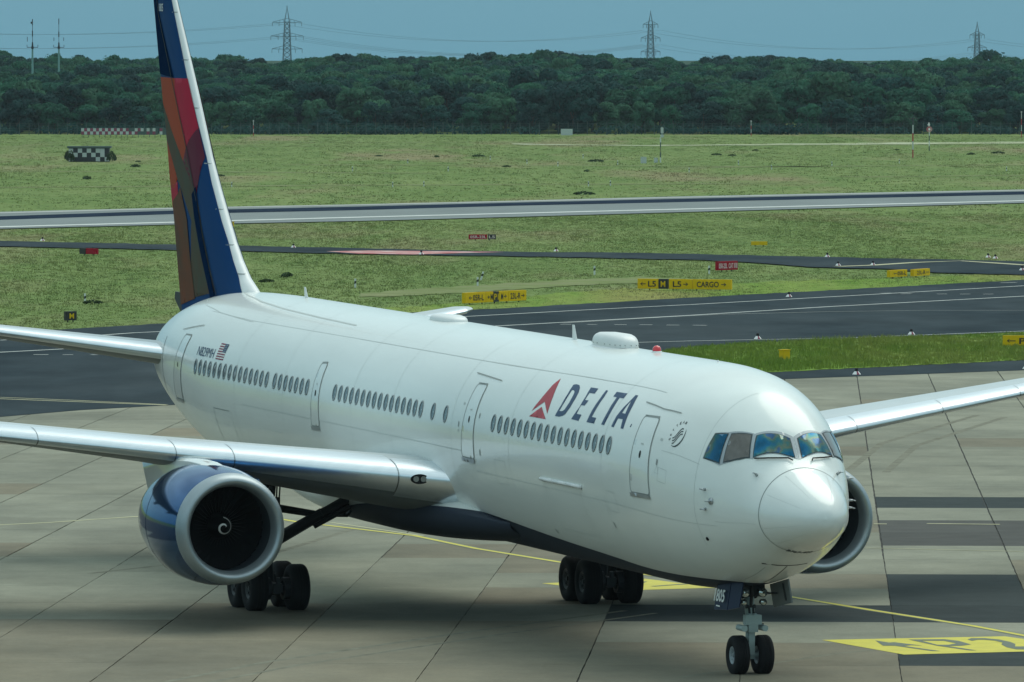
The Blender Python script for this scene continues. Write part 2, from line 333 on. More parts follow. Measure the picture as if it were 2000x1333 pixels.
GF = {
    'runway': [(-48.51,696.38),(-43.04,710.55),(-29.44,727.47),(-13.5,742.95),(0.0,761.46),(14.21,782.17),(50.42,832.51),(58.71,842.84),(64.48,925.81),(55.34,913.7),(15.78,868.28),(0.0,844.29),(-14.98,824.37),(-32.64,806.69),(-47.61,785.94),(-54.05,775.96)],
    'rw_line_far': [(-53.71,771.07),(-47.23,779.67),(-32.45,801.92),(-14.91,820.77),(0.0,839.94),(15.65,861.25),(55.03,908.61),(64.12,920.58)],
    'rw_line_near': [(-49.36,708.49),(-43.45,717.23),(-29.79,736.23),(-13.79,759.1),(0.0,777.2),(14.47,796.18),(51.1,843.71),(59.53,854.62)],
    'rw_dark': [(-51.91,745.21),(-45.28,747.49),(-31.3,773.51),(-14.42,793.59),(0.0,816.11),(15.16,834.21),(53.35,880.79),(62.13,892.04),(63.4,910.3),(54.53,900.25),(15.5,853.13),(0.0,832.79),(-14.76,812.05),(-32.01,791.03),(-46.27,763.84),(-52.55,754.41)],
    'taxi2': [(-45.05,646.64),(-39.17,646.64),(-25.54,634.88),(-20.47,631.6),(-13.22,623.54),(0.0,614.91),(12.81,604.27),(16.56,598.06),(20.52,584.05),(25.91,577.84),(28.48,569.75),(34.12,563.19),(40.57,558.04),(43.24,594.71),(36.3,599.09),(30.25,605.32),(24.06,611.07),(11.33,623.54),(0.0,628.68),(-11.64,640.2),(-26.23,652.16),(-40.26,664.57),(-46.4,666.02)],
    'taxi2_line': [(22.53,584.75),(25.01,587.99),(28.53,596.16),(31.91,600.56),(33.87,594.71),(35.68,588.98),(42.31,581.97)],
    'red_patch': [(-13.84,629.16),(-10.71,631.6),(-5.34,629.65),(-0.53,627.06),(-3.78,623.54),(-7.24,619.28),(-11.3,621.96)],
    'taxi': [(-26.49,336.09),(-20.8,343.18),(-17.86,349.72),(-14.25,354.85),(-6.61,363.62),(4.56,376.52),(12.23,382.84),(23.86,393.64),(31.57,400.62),(44.77,568.43),(33.35,550.5),(9.22,507.08),(-2.73,484.94),(-11.46,472.74),(-19.14,461.14),(-24.99,449.76),(-27.08,446.8),(-34.26,434.86)],
    'island': [(2.11,386.66),(7.12,391.62),(12.0,391.0),(16.83,396.71),(24.6,405.95),(32.64,414.21),(36.19,459.4),(27.08,446.8),(22.02,440.35),(17.16,435.64),(12.39,430.27),(8.86,423.55),(4.96,409.35)],
    'edge_line': [(-2.55,420.63),(6.22,431.02),(9.19,433.47),(17.25,437.98),(27.2,448.85),(36.12,458.54)],
    'lane1': [(-26.33,434.48),(-21.83,441.55),(-19.97,445.98),(-11.14,459.4),(-2.81,473.2),(5.17,487.36),(10.52,496.07),(19.05,511.33),(32.48,536.01),(43.75,555.51)],
    'lane2': [(-32.04,406.62),(-25.28,417.04),(-22.34,421.79),(-10.67,440.35),(-0.5,457.68),(10.09,475.78),(18.33,491.77),(31.09,513.15),(41.85,531.35)],
    'lane3': [(2.8,462.01),(8.59,472.74),(11.72,477.36),(17.98,482.35),(23.51,484.94),(29.39,484.94),(37.97,482.07)],
    'dashes': [(2.62,459.83),(3.23,459.66),(4.09,459.66),(4.62,459.4),(5.57,459.4),(6.23,459.23),(6.93,459.14),(7.62,458.88),(8.39,458.54),(9.08,458.37),(9.8,458.28),(10.55,457.94),(-23.44,413.72),(-22.7,413.72),(-21.99,413.51),(-21.48,413.51),(-20.6,413.51),(-20.31,413.3),(22.64,518.93),(23.3,519.59),(23.85,517.83),(24.49,518.27),(26.02,517.39),(26.66,517.61),(27.43,517.28),(28.06,517.5),(28.83,517.17),(29.47,517.39),(31.39,542.55),(32.44,543.64)],
    'yl_left_a': [(-28.96,367.46),(-21.88,360.94),(-18.28,357.76),(-14.48,354.39)],
    'yl_left_b': [(-28.96,367.46),(-21.98,362.54),(-18.35,359.08),(-14.5,354.9)],
    'yellow_main': [(-10.41,276.95),(-6.78,266.37),(-4.77,262.35),(-2.98,258.73),(-1.07,252.05),(1.34,245.45),(4.75,237.1),(7.59,229.61),(9.52,224.23),(11.9,218.01),(13.01,214.36),(14.05,210.47)],
    'yellow_2': [(-5.73,266.08),(-2.7,258.6)],
    'yellow_3': [(-1.88,258.19),(-1.25,257.91)],
    'sign_board': [(7.81,212.75),(12.5,214.07),(12.93,213.08),(14.17,210.33),(13.81,209.14),(12.66,208.62),(9.64,207.57)],
    'sb_arrow': [(9.15,212.47),(9.46,211.74),(9.6,211.86),(10.25,210.61),(9.98,210.81),(9.77,210.53),(10.6,208.7),(10.38,208.74),(9.55,210.61),(9.26,210.61)],
    'sb_P': [(10.0,212.83),(10.9,212.96),(11.24,212.34),(11.48,211.05),(11.23,210.61),(10.86,210.53),(11.51,208.94),(11.34,208.94),(10.61,210.61)],
    'sb_Ph': [(10.31,212.43),(10.87,212.34),(11.14,211.45),(10.91,210.93),(10.63,210.93)],
    'sb_2': [(11.49,212.83),(11.61,213.33),(11.95,213.33),(12.29,212.83),(12.52,211.94),(12.6,211.21),(12.54,210.33),(12.73,210.33),(13.06,210.53),(13.13,209.93),(12.7,209.29),(12.51,209.33),(12.32,210.01),(12.24,211.05),(12.31,211.74),(12.15,212.43),(11.89,212.75),(11.74,212.75),(11.58,212.34)],
    'mark2': [(0.83,235.49),(3.75,237.56),(5.7,233.57),(2.61,232.13)],
    's_lines_y': [(11.36,265.21),(11.77,265.15),(13.04,265.35),(15.31,264.92),(10.56,252.31),(15.19,250.49)],
    'cones': [(15.82,387.89),(24.05,394.79),(12.68,436.03),(20.93,442.75),(16.76,511.33),(22.8,611.07),(25.1,587.56),(22.62,586.15),(34.69,606.52),(34.34,609.55),(34.62,573.77),(-36.85,663.31),(-16.57,640.71),(3.27,628.35),(-6.64,618.81)],
    'posts': [(-9.92,534.83),(-2.04,552.99),(-2.19,538.37),(5.53,566.45),(13.23,567.11),(-25.36,501.87)],
    'signs': [(-2.77,497.78),(0.86,503.95),(7.85,529.04),(13.66,526.76),(13.96,573.09),(15.37,575.12),(24.84,555.51),(26.1,558.04),(26.51,558.04),(27.72,560.6),(24.72,425.76),(26.32,425.76),(12.84,406.62),(13.41,406.62),(-24.59,465.97),(-24.02,466.42),(-31.76,620.38),(-30.44,618.81),(-3.44,668.76),(-1.26,668.76),(18.34,648.36),(19.6,648.36),(-23.86,718.91)],
    'far': [(56.52,1192.07),(62.81,1272.71),(20.06,1141.98),(42.26,1494.29),(-45.83,1498.87),(89.21,1480.72),(-60.73,1152.74),(-54.61,1147.33),(-73.8,1463.01),(-62.76,1480.72),(-61.96,1480.72),(-60.7,1480.72),(17.69,1136.67),(19.43,1141.98),(-82.89,1368.86),(85.03,1404.22),(-28.98,1367.33),(8.73,1517.46),(10.75,1517.46)],
    'fence': [(-95.3,1498.87),(93.02,1463.01)],
    'path_far': [(0.0,1380.45),(8.27,1365.04),(20.49,1353.71),(41.56,1372.7),(67.64,1396.21),(93.8,1408.26),(91.95,1380.45),(40.99,1353.71),(20.32,1342.56),(0.0,1365.04)],
    'dirt1': [(-9.47,521.15),(-4.54,534.83),(1.16,547.42),(5.9,556.77),(8.32,560.6),(11.42,554.25),(8.08,544.37),(3.26,538.37),(-3.16,522.26),(-9.31,512.4)],
    'shrubs': [(-24.83,499.82),(-48.85,1095.92),(-50.72,1147.33),(71.36,1240.44),(66.7,1227.98),(58.57,1286.09),(7.48,882.38),(-0.73,1095.92),(9.31,1053.44),(11.46,1147.33),(36.88,1279.37),(-10.66,1197.91),(-4.81,1203.81),(-19.05,1209.76),(-58.75,1227.98),(29.6,1221.85),(31.66,1215.77),(-49.74,989.5),(-35.01,1014.12),(-15.9,546.8),(-14.91,559.32)],
    'verge': [(-11.64,480.17),(-2.84,503.95),(3.16,522.26),(8.1,534.83),(20.1,552.99),(27.11,559.32),(38.33,575.12),(36.94,554.25),(33.2,548.03),(9.18,504.99),(-2.72,483.02),(-11.41,470.92)],
}
FIN = {
    'LE': [(58.91,15.98),(56.51,13.32),(54.85,11.4),(52.93,9.58),(51.57,8.49),(49.56,7.64)],
    'LEb': [(59.03,15.98),(57.03,13.67),(55.7,12.24),(54.1,10.62),(52.95,9.58),(50.39,7.61)],
    'TE': [(61.42,15.96),(60.64,13.75),(59.79,11.78),(59.08,9.74),(58.1,6.92)],
    'hinge': [(60.45,15.53),(58.18,13.28),(56.58,11.64),(55.6,10.51),(53.6,8.27),(52.5,7.52)],
    'red': [(58.18,13.66),(56.99,13.67),(55.72,12.24),(56.66,11.66),(58.18,13.28)],
    'orange': [(60.5,13.66),(58.18,13.66),(58.18,13.28),(56.66,11.66),(57.05,11.23),(58.89,12.17),(60.23,12.88)],
    'gray': [(60.23,12.88),(58.89,12.17),(57.05,11.23),(56.65,11.35),(55.29,10.3),(53.09,7.5),(56.42,7.18),(55.88,9.49),(57.5,10.45),(57.96,10.66),(59.7,11.78)],
    'orange2': [(59.7,11.78),(57.96,10.66),(58.61,10.35),(59.4,10.39)],
    'red2': [(59.4,10.39),(57.98,10.58),(57.96,10.22),(59.03,9.75)],
    'maroon': [(55.72,12.24),(54.98,11.39),(55.29,10.3),(56.64,10.99),(57.05,11.23),(56.66,11.66)],
    'blue': [(54.98,11.39),(54.1,10.62),(52.95,9.58),(50.39,7.61),(52.5,7.52),(53.88,8.83),(55.29,10.3)],
    'rust': [(58.97,9.97),(57.96,10.22),(57.5,10.45),(55.54,9.64),(55.07,8.07),(54.41,7.33),(58.06,6.92)],
    'apu': [(60.22,7.09),(58.61,7.15),(58.42,6.87),(59.76,6.59)],
    '1805': [(60.28,15.86),(59.69,15.87),(60.23,15.64),(59.65,15.65)],
}
SK = {
    'widget_top': [(14.877,0.7849),(15.056,0.6949),(15.135,0.6005),(15.277,0.507),(15.425,0.4427),(15.527,0.386),(14.836,0.5023),(14.226,0.3854),(14.295,0.4596),(14.446,0.5746),(14.639,0.6805)],
    'widget_bot': [(15.581,0.3288),(14.881,0.4456),(14.201,0.3304)],
    'D': [(13.575,0.7385),(13.374,0.7501),(13.12,0.745),(12.922,0.7147),(12.766,0.6614),(12.692,0.5973),(12.712,0.4927),(12.834,0.4203),(12.981,0.3954),(13.236,0.3797),(13.576,0.3794),(13.473,0.4945),(13.476,0.6207)],
    'D_hole': [(13.371,0.6772),(13.222,0.6777),(13.085,0.662),(13.016,0.6271),(12.963,0.5377),(13.043,0.4596),(13.163,0.4399),(13.4,0.4362),(13.345,0.5387),(13.352,0.6184)],
    'E': [(12.166,0.7414),(11.582,0.7433),(11.552,0.6799),(11.966,0.678),(11.934,0.5951),(11.637,0.5952),(11.719,0.5355),(11.988,0.5339),(11.993,0.4384),(11.602,0.44),(11.64,0.3734),(12.237,0.3783),(12.026,0.5095),(12.045,0.6357)],
    'L': [(10.935,0.7398),(10.78,0.7382),(10.705,0.6653),(10.718,0.5626),(10.758,0.4359),(10.406,0.4347),(10.399,0.3753),(11.003,0.3771),(10.968,0.5051),(10.916,0.6321)],
    'T': [(10.102,0.7416),(9.28,0.7446),(9.263,0.6815),(9.579,0.682),(9.546,0.5714),(9.551,0.48),(9.6,0.3783),(9.833,0.3803),(9.786,0.4841),(9.791,0.5861),(9.796,0.6818),(10.085,0.6841)],
    'A': [(8.64,0.7447),(8.456,0.7454),(8.307,0.63),(8.243,0.529),(8.148,0.383),(8.338,0.3826),(8.453,0.472),(8.796,0.4704),(8.842,0.3769),(9.04,0.3788),(8.986,0.4844),(8.834,0.5907),(8.698,0.6706)],
    'A_hole': [(8.63,0.6785),(8.547,0.6055),(8.47,0.5309),(8.719,0.5306),(8.702,0.5845)],
    'dot': [(7.739,0.4502),(7.692,0.4501),(7.71,0.4183),(7.764,0.4209)],
    'door1': [(7.165,0.5585),(6.26,0.5876),(5.987,-0.1327),(7.154,-0.1594)],
    'door2': [(20.768,0.566),(19.946,0.5713),(19.916,-0.177),(20.989,-0.1723)],
    'door3': [(34.979,0.4838),(34.413,0.4963),(34.299,-0.1741),(35.094,-0.1787)],
    'door4': [(49.897,0.4507),(49.065,0.4626),(49.781,-0.3507),(51.024,-0.3865)],
    'cargo': [(45.433,-0.225),(43.684,-0.2085),(45.904,-0.6007)],
    'rail': [(14.296,-0.2083),(10.994,-0.2109),(11.035,-0.234),(14.34,-0.2331)],
    'gut1': [(7.587,0.6959),(6.866,0.6897),(6.366,0.6831),(5.468,0.7099)],
    'gut2': [(21.401,0.6832),(19.061,0.6435)],
    'gut4': [(50.593,0.5119),(48.387,0.6417)],
    'seam': [(33.336,0.8541),(19.23,0.8419),(12.925,0.86),(6.951,0.8535)],
    'lowseam': [(42.257,-0.1133),(27.503,-0.1152),(20.998,-0.1209)],
    'cw3': [(3.751,0.673),(3.37,0.7559),(3.222,0.4426),(3.788,0.4143)],
    'cw2': [(3.256,0.7843),(2.781,0.9678),(2.462,0.7427),(2.676,0.6295),(2.892,0.5395),(3.075,0.4797)],
    'cw1': [(2.666,1.03),(2.331,1.4851),(1.972,1.4897),(2.373,0.8018)],
    'frame': [(3.769,0.691),(3.389,0.7825),(2.747,1.0173),(2.36,1.532),(1.911,1.5509),(2.373,0.7687),(2.661,0.6184),(2.993,0.4836),(3.194,0.4182),(3.84,0.3988),(3.829,0.5202)],
    'wip': [(2.372,0.7792),(2.14,0.9904),(1.946,1.3752),(1.83,1.4177)],
    'probe': [(2.068,0.6734),(2.099,2.4835),(3.535,0.1198),(3.277,0.0272),(3.499,-0.0915)],
    'holes': [(3.78,-0.5121),(4.998,-0.7528)],
    'smile': [(2.664,-1.2022),(2.564,-1.4993),(2.525,-1.8476),(2.143,-1.4947)],
    'bay': [(2.525,-1.5103),(4.167,-1.6121),(3.005,-1.2202),(4.146,-1.3124)],
    'marks': [(19.364,-0.1054),(21.157,0.3372),(20.382,0.3254),(19.589,0.2439),(21.254,0.1233),(21.245,0.0581),(6.659,0.3688),(6.639,0.2955),(5.746,0.4071),(5.694,0.1972),(5.664,0.1389)],
    'bits': [(14.919,-0.7466),(9.162,-0.5154)],
}

# ---- ground, taxiways, runway ----
rq = random.Random(9)
def ragged(lp, d=1.3, j=.75): return [(a + rq.uniform(-.15, .15), b + rq.uniform(-j, j)) for a, b in dens(lp, d)]
def sheet(name, loop, z, m, grid=None, parent=None):
    V, F = tri_poly([loop], grid); return mesh_obj(name, [(a, b, z) for a, b in V], F, m, parent)
g = mesh_obj('ground', [(-9000, -500, -.08), (9000, -500, -.08), (9000, 14000, -.08), (-9000, 14000, -.08)], [(0, 1, 2, 3)], 'grass'); tag(g, kind='structure')
# rise under the wood
ds = [1500, 1540, 1700, 1900, 2050, 2200]; hz = [-.07, .05, 1.9, 4.2, 4.6, -.07]
V = [(x, y, z) for y, z in zip(ds, hz) for x in (-900, 900)]
g = mesh_obj('wooded_terrain', V, [(2 * i, 2 * i + 1, 2 * i + 3, 2 * i + 2) for i in range(len(ds) - 1)], 'grass'); tag(g, kind='structure')
far = mesh_obj('far_woodland', [(-9000, 2250, 1), (9000, 2250, 1), (9000, 13900, 1), (-9000, 13900, 1)], [(0, 1, 2, 3)], 'leaf_mass'); tag(far, kind='structure')
def terr(y): return float(np.interp(y, ds, hz))
o = sheet('runway', GF['runway'], .00, 'runway_grey'); tag(o, kind='structure'); RW = o
def wide(line, w0, z, name, m, parent):
    V, F = strip(line, w0); return mesh_obj(name, [(a, b, z) for a, b in V], F, m, parent)
wide(GF['rw_line_far'], 3.6, .02, 'edge_marking', 'shoulder', RW)
wide(GF['rw_line_near'], 2.6, .02, 'edge_marking', 'worn_white', RW)
sheet('rubber_deposit', GF['rw_dark'], .012, 'rubber_dark', None, RW)
o = sheet('far_taxiway', ragged(GF['taxi2'], 1.6, .9), .0, 'asphalt'); tag(o, kind='structure'); T2 = o
wide(GF['taxi2_line'], .9, .012, 'centre_marking', 'worn_yellow', T2)
sheet('red_marking', GF['red_patch'], .014, 'red_ground', None, T2)
tx = GF['taxi']; tx = tx[:8] + tx[8:10] + ragged(tx[9:], 1.2, .5)[:-int(math.hypot(tx[9][0] - tx[-1][0], tx[9][1] - tx[-1][1]) / 1.2)]
o = sheet('taxiway', tx, .012, 'asphalt'); tag(o, kind='structure'); T1 = o
for nm, wd, m in (('edge_line', .24, 'worn_white'), ('lane1', .28, 'worn_white'), ('lane2', .32, 'worn_white'), ('lane3', .2, 'shoulder'), ('yl_left_a', .28, 'worn_yellow'), ('yl_left_b', .22, 'worn_yellow')):
    wide(GF[nm], wd, .018, 'taxiway_line', m, T1)
dd = GF['dashes']
for i in range(0, len(dd), 2): wide(dd[i:i + 2], .3, .024, 'lane_dash', 'worn_white', T1)
o = sheet('grass_island', ragged(GF['island'], .6, .45), .03, 'island_grass'); tag(o, kind='structure')
o = sheet('dirt_track', ragged(GF['dirt1'], 1.2, 1.6), -.05, 'dirt'); tag(o, kind='structure')
o = sheet('far_path', ragged(GF['path_far'], 3, 2.5), -.03, 'pale_path'); tag(o, kind='structure')
for (a, b) in (((-90, 1330), (-5, 1345)), ((40, 1010), (90, 1035)), ((20, 1090), (75, 1120)), ((-60, 930), (30, 960)), ((-70, 1060), (-10, 1040)), ((-30, 1120), (40, 1100)), ((-85, 1400), (20, 1395))):
    V, F = strip([a, ((a[0] + b[0]) / 2, (a[1] + b[1]) / 2 + 3), b], 6); o = mesh_obj('mown_path', [(x, y, -.05) for x, y in V], F, 'dirt'); tag(o, kind='structure')

rj = random.Random(4)
lp = dens(GF['verge'], 1.2); lp = [(a + rj.uniform(-.5, .5), b + rj.uniform(-2.2, 2.2)) for a, b in lp]
o = sheet('grass_verge', lp, -.06, 'island_grass'); tag(o, kind='structure')
# ---- apron of separate slabs ----
ap = mesh_obj('apron', [(-60, 120, -.03), (60, 120, -.03), (60, 440, -.03), (-60, 440, -.03)], [(0, 1, 2, 3)], 'joint_fill'); tag(ap, kind='structure')
def gx(k, Y): return -13 + 3.78 * k + (.052 - .0028 * k) * (Y - 213)
rows = [176, 183, 190, 197, 204.1, 211.9, 219.7, 226.4, 233.5, 240.0, 247, 254, 260.9, 267.8, 275.1, 281.9] + [289.1 + 7.2 * i for i in range(18)]
def corner(k, j):
    Y = rows[j]; X = gx(k, Y); Y2 = Y - .055 * (X - 5); return (gx(k, Y2), Y2)
dark = {(r_, k) for k in range(6, 14) for r_ in (4,)} | {(6, k) for k in range(4, 14)} | {(7, 6), (8, 6)} | {(13 + 1 - 0, k) for k in range(6, 14)}
brown = {(r_, k) for k in range(6, 14) for r_ in (11, 12)}
warm = {(3, k) for k in range(-3, 6)} | {(5, k) for k in range(-2, 4)} | {(2, k) for k in range(-3, 14)} | {(10, 2), (10, 3), (9, 3), (18, 8), (17, 8), (17, 9), (18, 9), (7, 7), (8, 7), (3, 1), (12, 5)} | {(4, k) for k in range(0, 6)}
for j in range(len(rows) - 1):
    for k in range(-6, 15):
        q_ = [corner(k, j), corner(k + 1, j), corner(k + 1, j + 1), corner(k, j + 1)]
        cx = sum(p[0] for p in q_) / 4; cy = sum(p[1] for p in q_) / 4
        if min(abs(p[0]) for p in q_) > .0606 * q_[2][1] + 1.2 or cy < 190: continue
        if all(inside(q_, [GF['taxi']])): continue
        gap = (.006 if (k * 5) % 3 == 1 else .018) if j < 10 else .024
        base = (q_[0][0], q_[0][1])
        gy = .008 if (j + k) % 3 else .02
        q2 = [(q_[0][0] + gap, q_[0][1] + gy), (q_[1][0] - gap, q_[1][1] + gy), (q_[2][0] - gap, q_[2][1] - gy), (q_[3][0] + gap, q_[3][1] - gy)]
        rim = []
        for a_, b_ in zip(q2, q2[1:] + q2[:1]):
            n_ = 9 if abs(b_[1] - a_[1]) > 3 else 5; jt = .010 if n_ == 9 else .004
            rim += [(a_[0] + (b_[0] - a_[0]) * s_ / n_ + rj.uniform(-jt, jt), a_[1] + (b_[1] - a_[1]) * s_ / n_ + rj.uniform(-jt, jt)) for s_ in range(n_)]
        nr = len(rim); v = [(p[0] - base[0], p[1] - base[1], 0) for p in rim] + [(p[0] - base[0], p[1] - base[1], -.028) for p in rim]
        m = 'dark_slab' if (j, k) in dark else 'brown_slab' if (j, k) in brown else 'concrete_warm' if (j, k) in warm or (j * 7 + k * 13) % 11 == 0 else 'concrete'
        o = mesh_obj('slab', v, [tuple(range(nr))] + [(i, nr + i, nr + (i + 1) % nr, (i + 1) % nr) for i in range(nr)], m, ap); o.location = (base[0], base[1], 0)
# painted markings on the apron
for ln, w_ in (([(-9, 196), (-6, 205), (-1, 216), (3, 224)], .22), ([(-8.3, 195), (-5.2, 204), (-.2, 215), (3.8, 223)], .18), ([(4, 200), (8, 208), (12, 213)], .2), ([(-12, 240), (-7, 250), (-5, 262)], .25), ([(12, 300), (14, 320), (19, 345)], .3), ([(13.2, 298), (15.2, 318), (20, 343)], .3)):
    V, F = strip(ln, w_); mesh_obj('tyre_mark', [(a, b, .0025) for a, b in V], F, 'tyre_mark', ap)
V, F = strip(GF['yellow_main'], .20); mesh_obj('guide_line', [(a, b, .008) for a, b in V], F, 'yellow_paint', ap)
V, F = strip(GF['yellow_main'], .36); mesh_obj('line_border', [(a, b, .004) for a, b in V], F, 'mark_dark', ap)
V, F = strip(GF['yellow_2'], .16); mesh_obj('guide_line', [(a, b, .008) for a, b in V], F, 'worn_yellow', ap)
V, F = strip(GF['yellow_3'], .10); mesh_obj('guide_line', [(a, b, .008) for a, b in V], F, 'worn_yellow', ap)
sb = empty('stand_marking', (0, 0, 0)); sb.parent = ap
def flat(loops, z, m, name, par):
    V, F = tri_poly(loops); return mesh_obj(name, [(a, b, z) for a, b in V], F, m, par)
flat([GF['sign_board']], .006, 'yellow_paint', 'marking_board', sb)
flat([GF['sb_arrow']], .012, 'mark_dark', 'marking_arrow', sb)
flat([GF['sb_P'], GF['sb_Ph']], .012, 'mark_dark', 'marking_letter', sb)
flat([GF['sb_2']], .012, 'mark_dark', 'marking_digit', sb)
m2 = empty('stand_marking', (0, 0, 0)); m2.parent = ap
flat([GF['mark2']], .006, 'yellow_paint', 'marking_board', m2)
for a in ((3.9, 234.1, 5.0, 235.3), (3.2, 233.6, 3.7, 236.2)):
    V, F = strip([(a[0], a[1]), (a[2], a[3])], .18); mesh_obj('marking_letter', [(x, y, .012) for x, y in V], F, 'mark_dark', m2)
yy = GF['s_lines_y']
for i in range(0, 6, 2):
    V, F = strip([yy[i], yy[i + 1]], .28 if i < 4 else .12); mesh_obj('faded_line', [(a, b, .010) for a, b in V], F, 'worn_yellow', ap)
flat([[(-8.4, 290), (-6.6, 291), (-6.4, 296), (-8.1, 295)]], .006, 'letter_navy', 'blue_marking', ap)
flat([[(-9.0, 290), (-8.4, 290), (-8.1, 295), (-8.7, 294.5)]], .006, 'white_mark', 'white_marking', ap)
V, F = strip([(-19, 262), (-14.6, 266), (-11.6, 270)], .22); mesh_obj('faded_line', [(a, b, .006) for a, b in V], F, 'worn_yellow', ap)

# ================= airliner =================
PSI = 0.299231583; ATT = 0.014475903; NG = 5.4; ZC = 7.72
PX0, PY0 = 5.67743168, 201.305409
aft = (-math.sin(PSI), math.cos(PSI))
pl = empty('airliner', (PX0 - aft[0] * NG, PY0 - aft[1] * NG, ATT * (-NG - 26.2)), 0,
           'white twin-engine airliner with navy lettering and a navy, red and orange tail', 'airliner')
pl.rotation_euler = (0, -ATT, math.pi / 2 + PSI)
def zg(x): return -ATT * (x - NG - 26.2)           # ground height in aircraft coordinates
SA = np.array(ST, float)
def pchip(X, Y, x):
    hx = np.diff(X); d = np.diff(Y) / hx; m = np.zeros(len(X)); m[0] = d[0]; m[-1] = d[-1]
    for i in range(1, len(X) - 1):
        if d[i - 1] * d[i] > 0:
            w1 = 2 * hx[i] + hx[i - 1]; w2 = hx[i] + 2 * hx[i - 1]; m[i] = (w1 + w2) / (w1 / d[i - 1] + w2 / d[i])
    k = np.clip(np.searchsorted(X, x) - 1, 0, len(X) - 2); t = (x - X[k]) / hx[k]
    return (2 * t**3 - 3 * t**2 + 1) * Y[k] + (t**3 - 2 * t**2 + t) * hx[k] * m[k] + (-2 * t**3 + 3 * t**2) * Y[k + 1] + (t**3 - t**2) * hx[k] * m[k + 1]
def surf0(x, th):
    x = np.asarray(x, float); th = np.asarray(th, float)
    t, b, hw, zm = [pchip(SA[:, 0], SA[:, j], x) for j in (1, 2, 3, 4)]
    s = np.sin(th); z = ZC + np.where(s > 0, zm + (t - zm) * s, zm + (zm - b) * s)
    return np.stack([x, hw * np.cos(th), z], -1)
def surf(x, th, off=0.0):
    x = np.asarray(x, float); th = np.asarray(th, float); p = surf0(x, th)
    e_ = 1e-3; dx = surf0(x + e_, th) - surf0(np.maximum(x - e_, 1e-4), th); dt = surf0(x, th + e_) - surf0(x, th - e_)
    n = np.cross(dt, dx); n /= np.linalg.norm(n, axis=-1, keepdims=True) + 1e-12
    # outward = away from the axis
    c = np.stack([x, 0 * x, np.full_like(x, ZC - 2.8)], -1); sg = np.sign(((p - c) * n).sum(-1)); n *= sg[..., None]
    return p + n * off
def th_of(x, z):
    t, b, hw, zm = [float(pchip(SA[:, 0], SA[:, j], np.array([x]))[0]) for j in (1, 2, 3, 4)]
    r = z - ZC - zm; s = r / (t - zm) if r > 0 else r / (zm - b); return math.asin(max(-1, min(1, s)))
# hull: nose cone and body, split on the radome seam
def hull(xs, name, m, parent, n=96, cap=False):
    th = np.linspace(0, 2 * math.pi, n, endpoint=False); P = np.concatenate([surf0(np.full(n, x), th) for x in xs])
    F = [(i * n + j, i * n + (j + 1) % n, (i + 1) * n + (j + 1) % n, (i + 1) * n + j) for i in range(len(xs) - 1) for j in range(n)]
    if cap: F.append(tuple((len(xs) - 1) * n + j for j in range(n)))
    return mesh_obj(name, P, F, m, parent, True)
SEAM = 1.58
hull(np.concatenate([[.0005, .004, .012, .03, .06], np.linspace(.1, SEAM - .004, 30)]), 'radome', 'white_paint', pl)
xs = np.unique(np.concatenate([[SEAM], np.linspace(SEAM + .03, 11, 110), np.linspace(11, 42.5, 60), np.linspace(42.5, 60.07, 80)]))
fus = hull(xs, 'fuselage', None, pl, 128, True)
# two-tone livery of the hull: white above, navy belly below a curved line
m = MT['white_paint'].copy(); m.name = 'hull_paint'; t = m.node_tree; L = t.links.new; bs = t.nodes['Principled BSDF']
tcn = t.nodes.new('ShaderNodeTexCoord'); sp = t.nodes.new('ShaderNodeSeparateXYZ'); L(tcn.outputs['Object'], sp.inputs[0])
mr = t.nodes.new('ShaderNodeMapRange'); L(sp.outputs[0], mr.inputs[0]); mr.inputs[1].default_value = 0; mr.inputs[2].default_value = 61
fc = t.nodes.new('ShaderNodeFloatCurve'); L(mr.outputs[0], fc.inputs['Value'])
pts = [(0, 2.0), (3.9, 2.0), (4.6, 2.62), (5.9, 2.64), (7.2, 2.63), (9.6, 2.66), (11.4, 2.76), (15, 2.92), (17.6, 3.06), (20.2, 3.2), (22.2, 3.25), (24.5, 3.2), (26.5, 3.1), (29, 2.95), (32, 2.6), (36, 2.1), (61, 1.9)]
cv = fc.mapping.curves[0]
for i, (a, b) in enumerate(pts):
    if i == 0: cv.points[0].location = (0, b / 4)
    elif i == len(pts) - 1: cv.points[1].location if False else None
for a, b in pts[1:-1]: cv.points.new(a / 61, b / 4)
cv.points[-1].location = (1, pts[-1][1] / 4); fc.mapping.update()
mu = t.nodes.new('ShaderNodeMath'); mu.operation = 'MULTIPLY'; mu.inputs[1].default_value = 4; L(fc.outputs[0], mu.inputs[0])
su = t.nodes.new('ShaderNodeMath'); su.operation = 'SUBTRACT'; L(sp.outputs[2], su.inputs[0]); L(mu.outputs[0], su.inputs[1])
stp = t.nodes.new('ShaderNodeMapRange'); L(su.outputs[0], stp.inputs[0]); stp.inputs[1].default_value = -.006; stp.inputs[2].default_value = .006
mx = t.nodes.new('ShaderNodeMixRGB'); L(stp.outputs[0], mx.inputs[0]); mx.inputs[1].default_value = (.03, .04, .058, 1)
src = bs.inputs['Base Color'].links[0].from_socket; L(src, mx.inputs[2]); L(mx.outputs[0], bs.inputs['Base Color'])
for key, lo, hi in (('Coat Weight', .02, .25), ('Roughness', .6, .24), ('Specular IOR Level', .08, .5)):
    r_ = t.nodes.new('ShaderNodeMapRange'); L(stp.outputs[0], r_.inputs[0]); r_.inputs[3].default_value = lo; r_.inputs[4].default_value = hi; L(r_.outputs[0], bs.inputs[key])
MT['hull_paint'] = m; fus.data.materials.append(m)

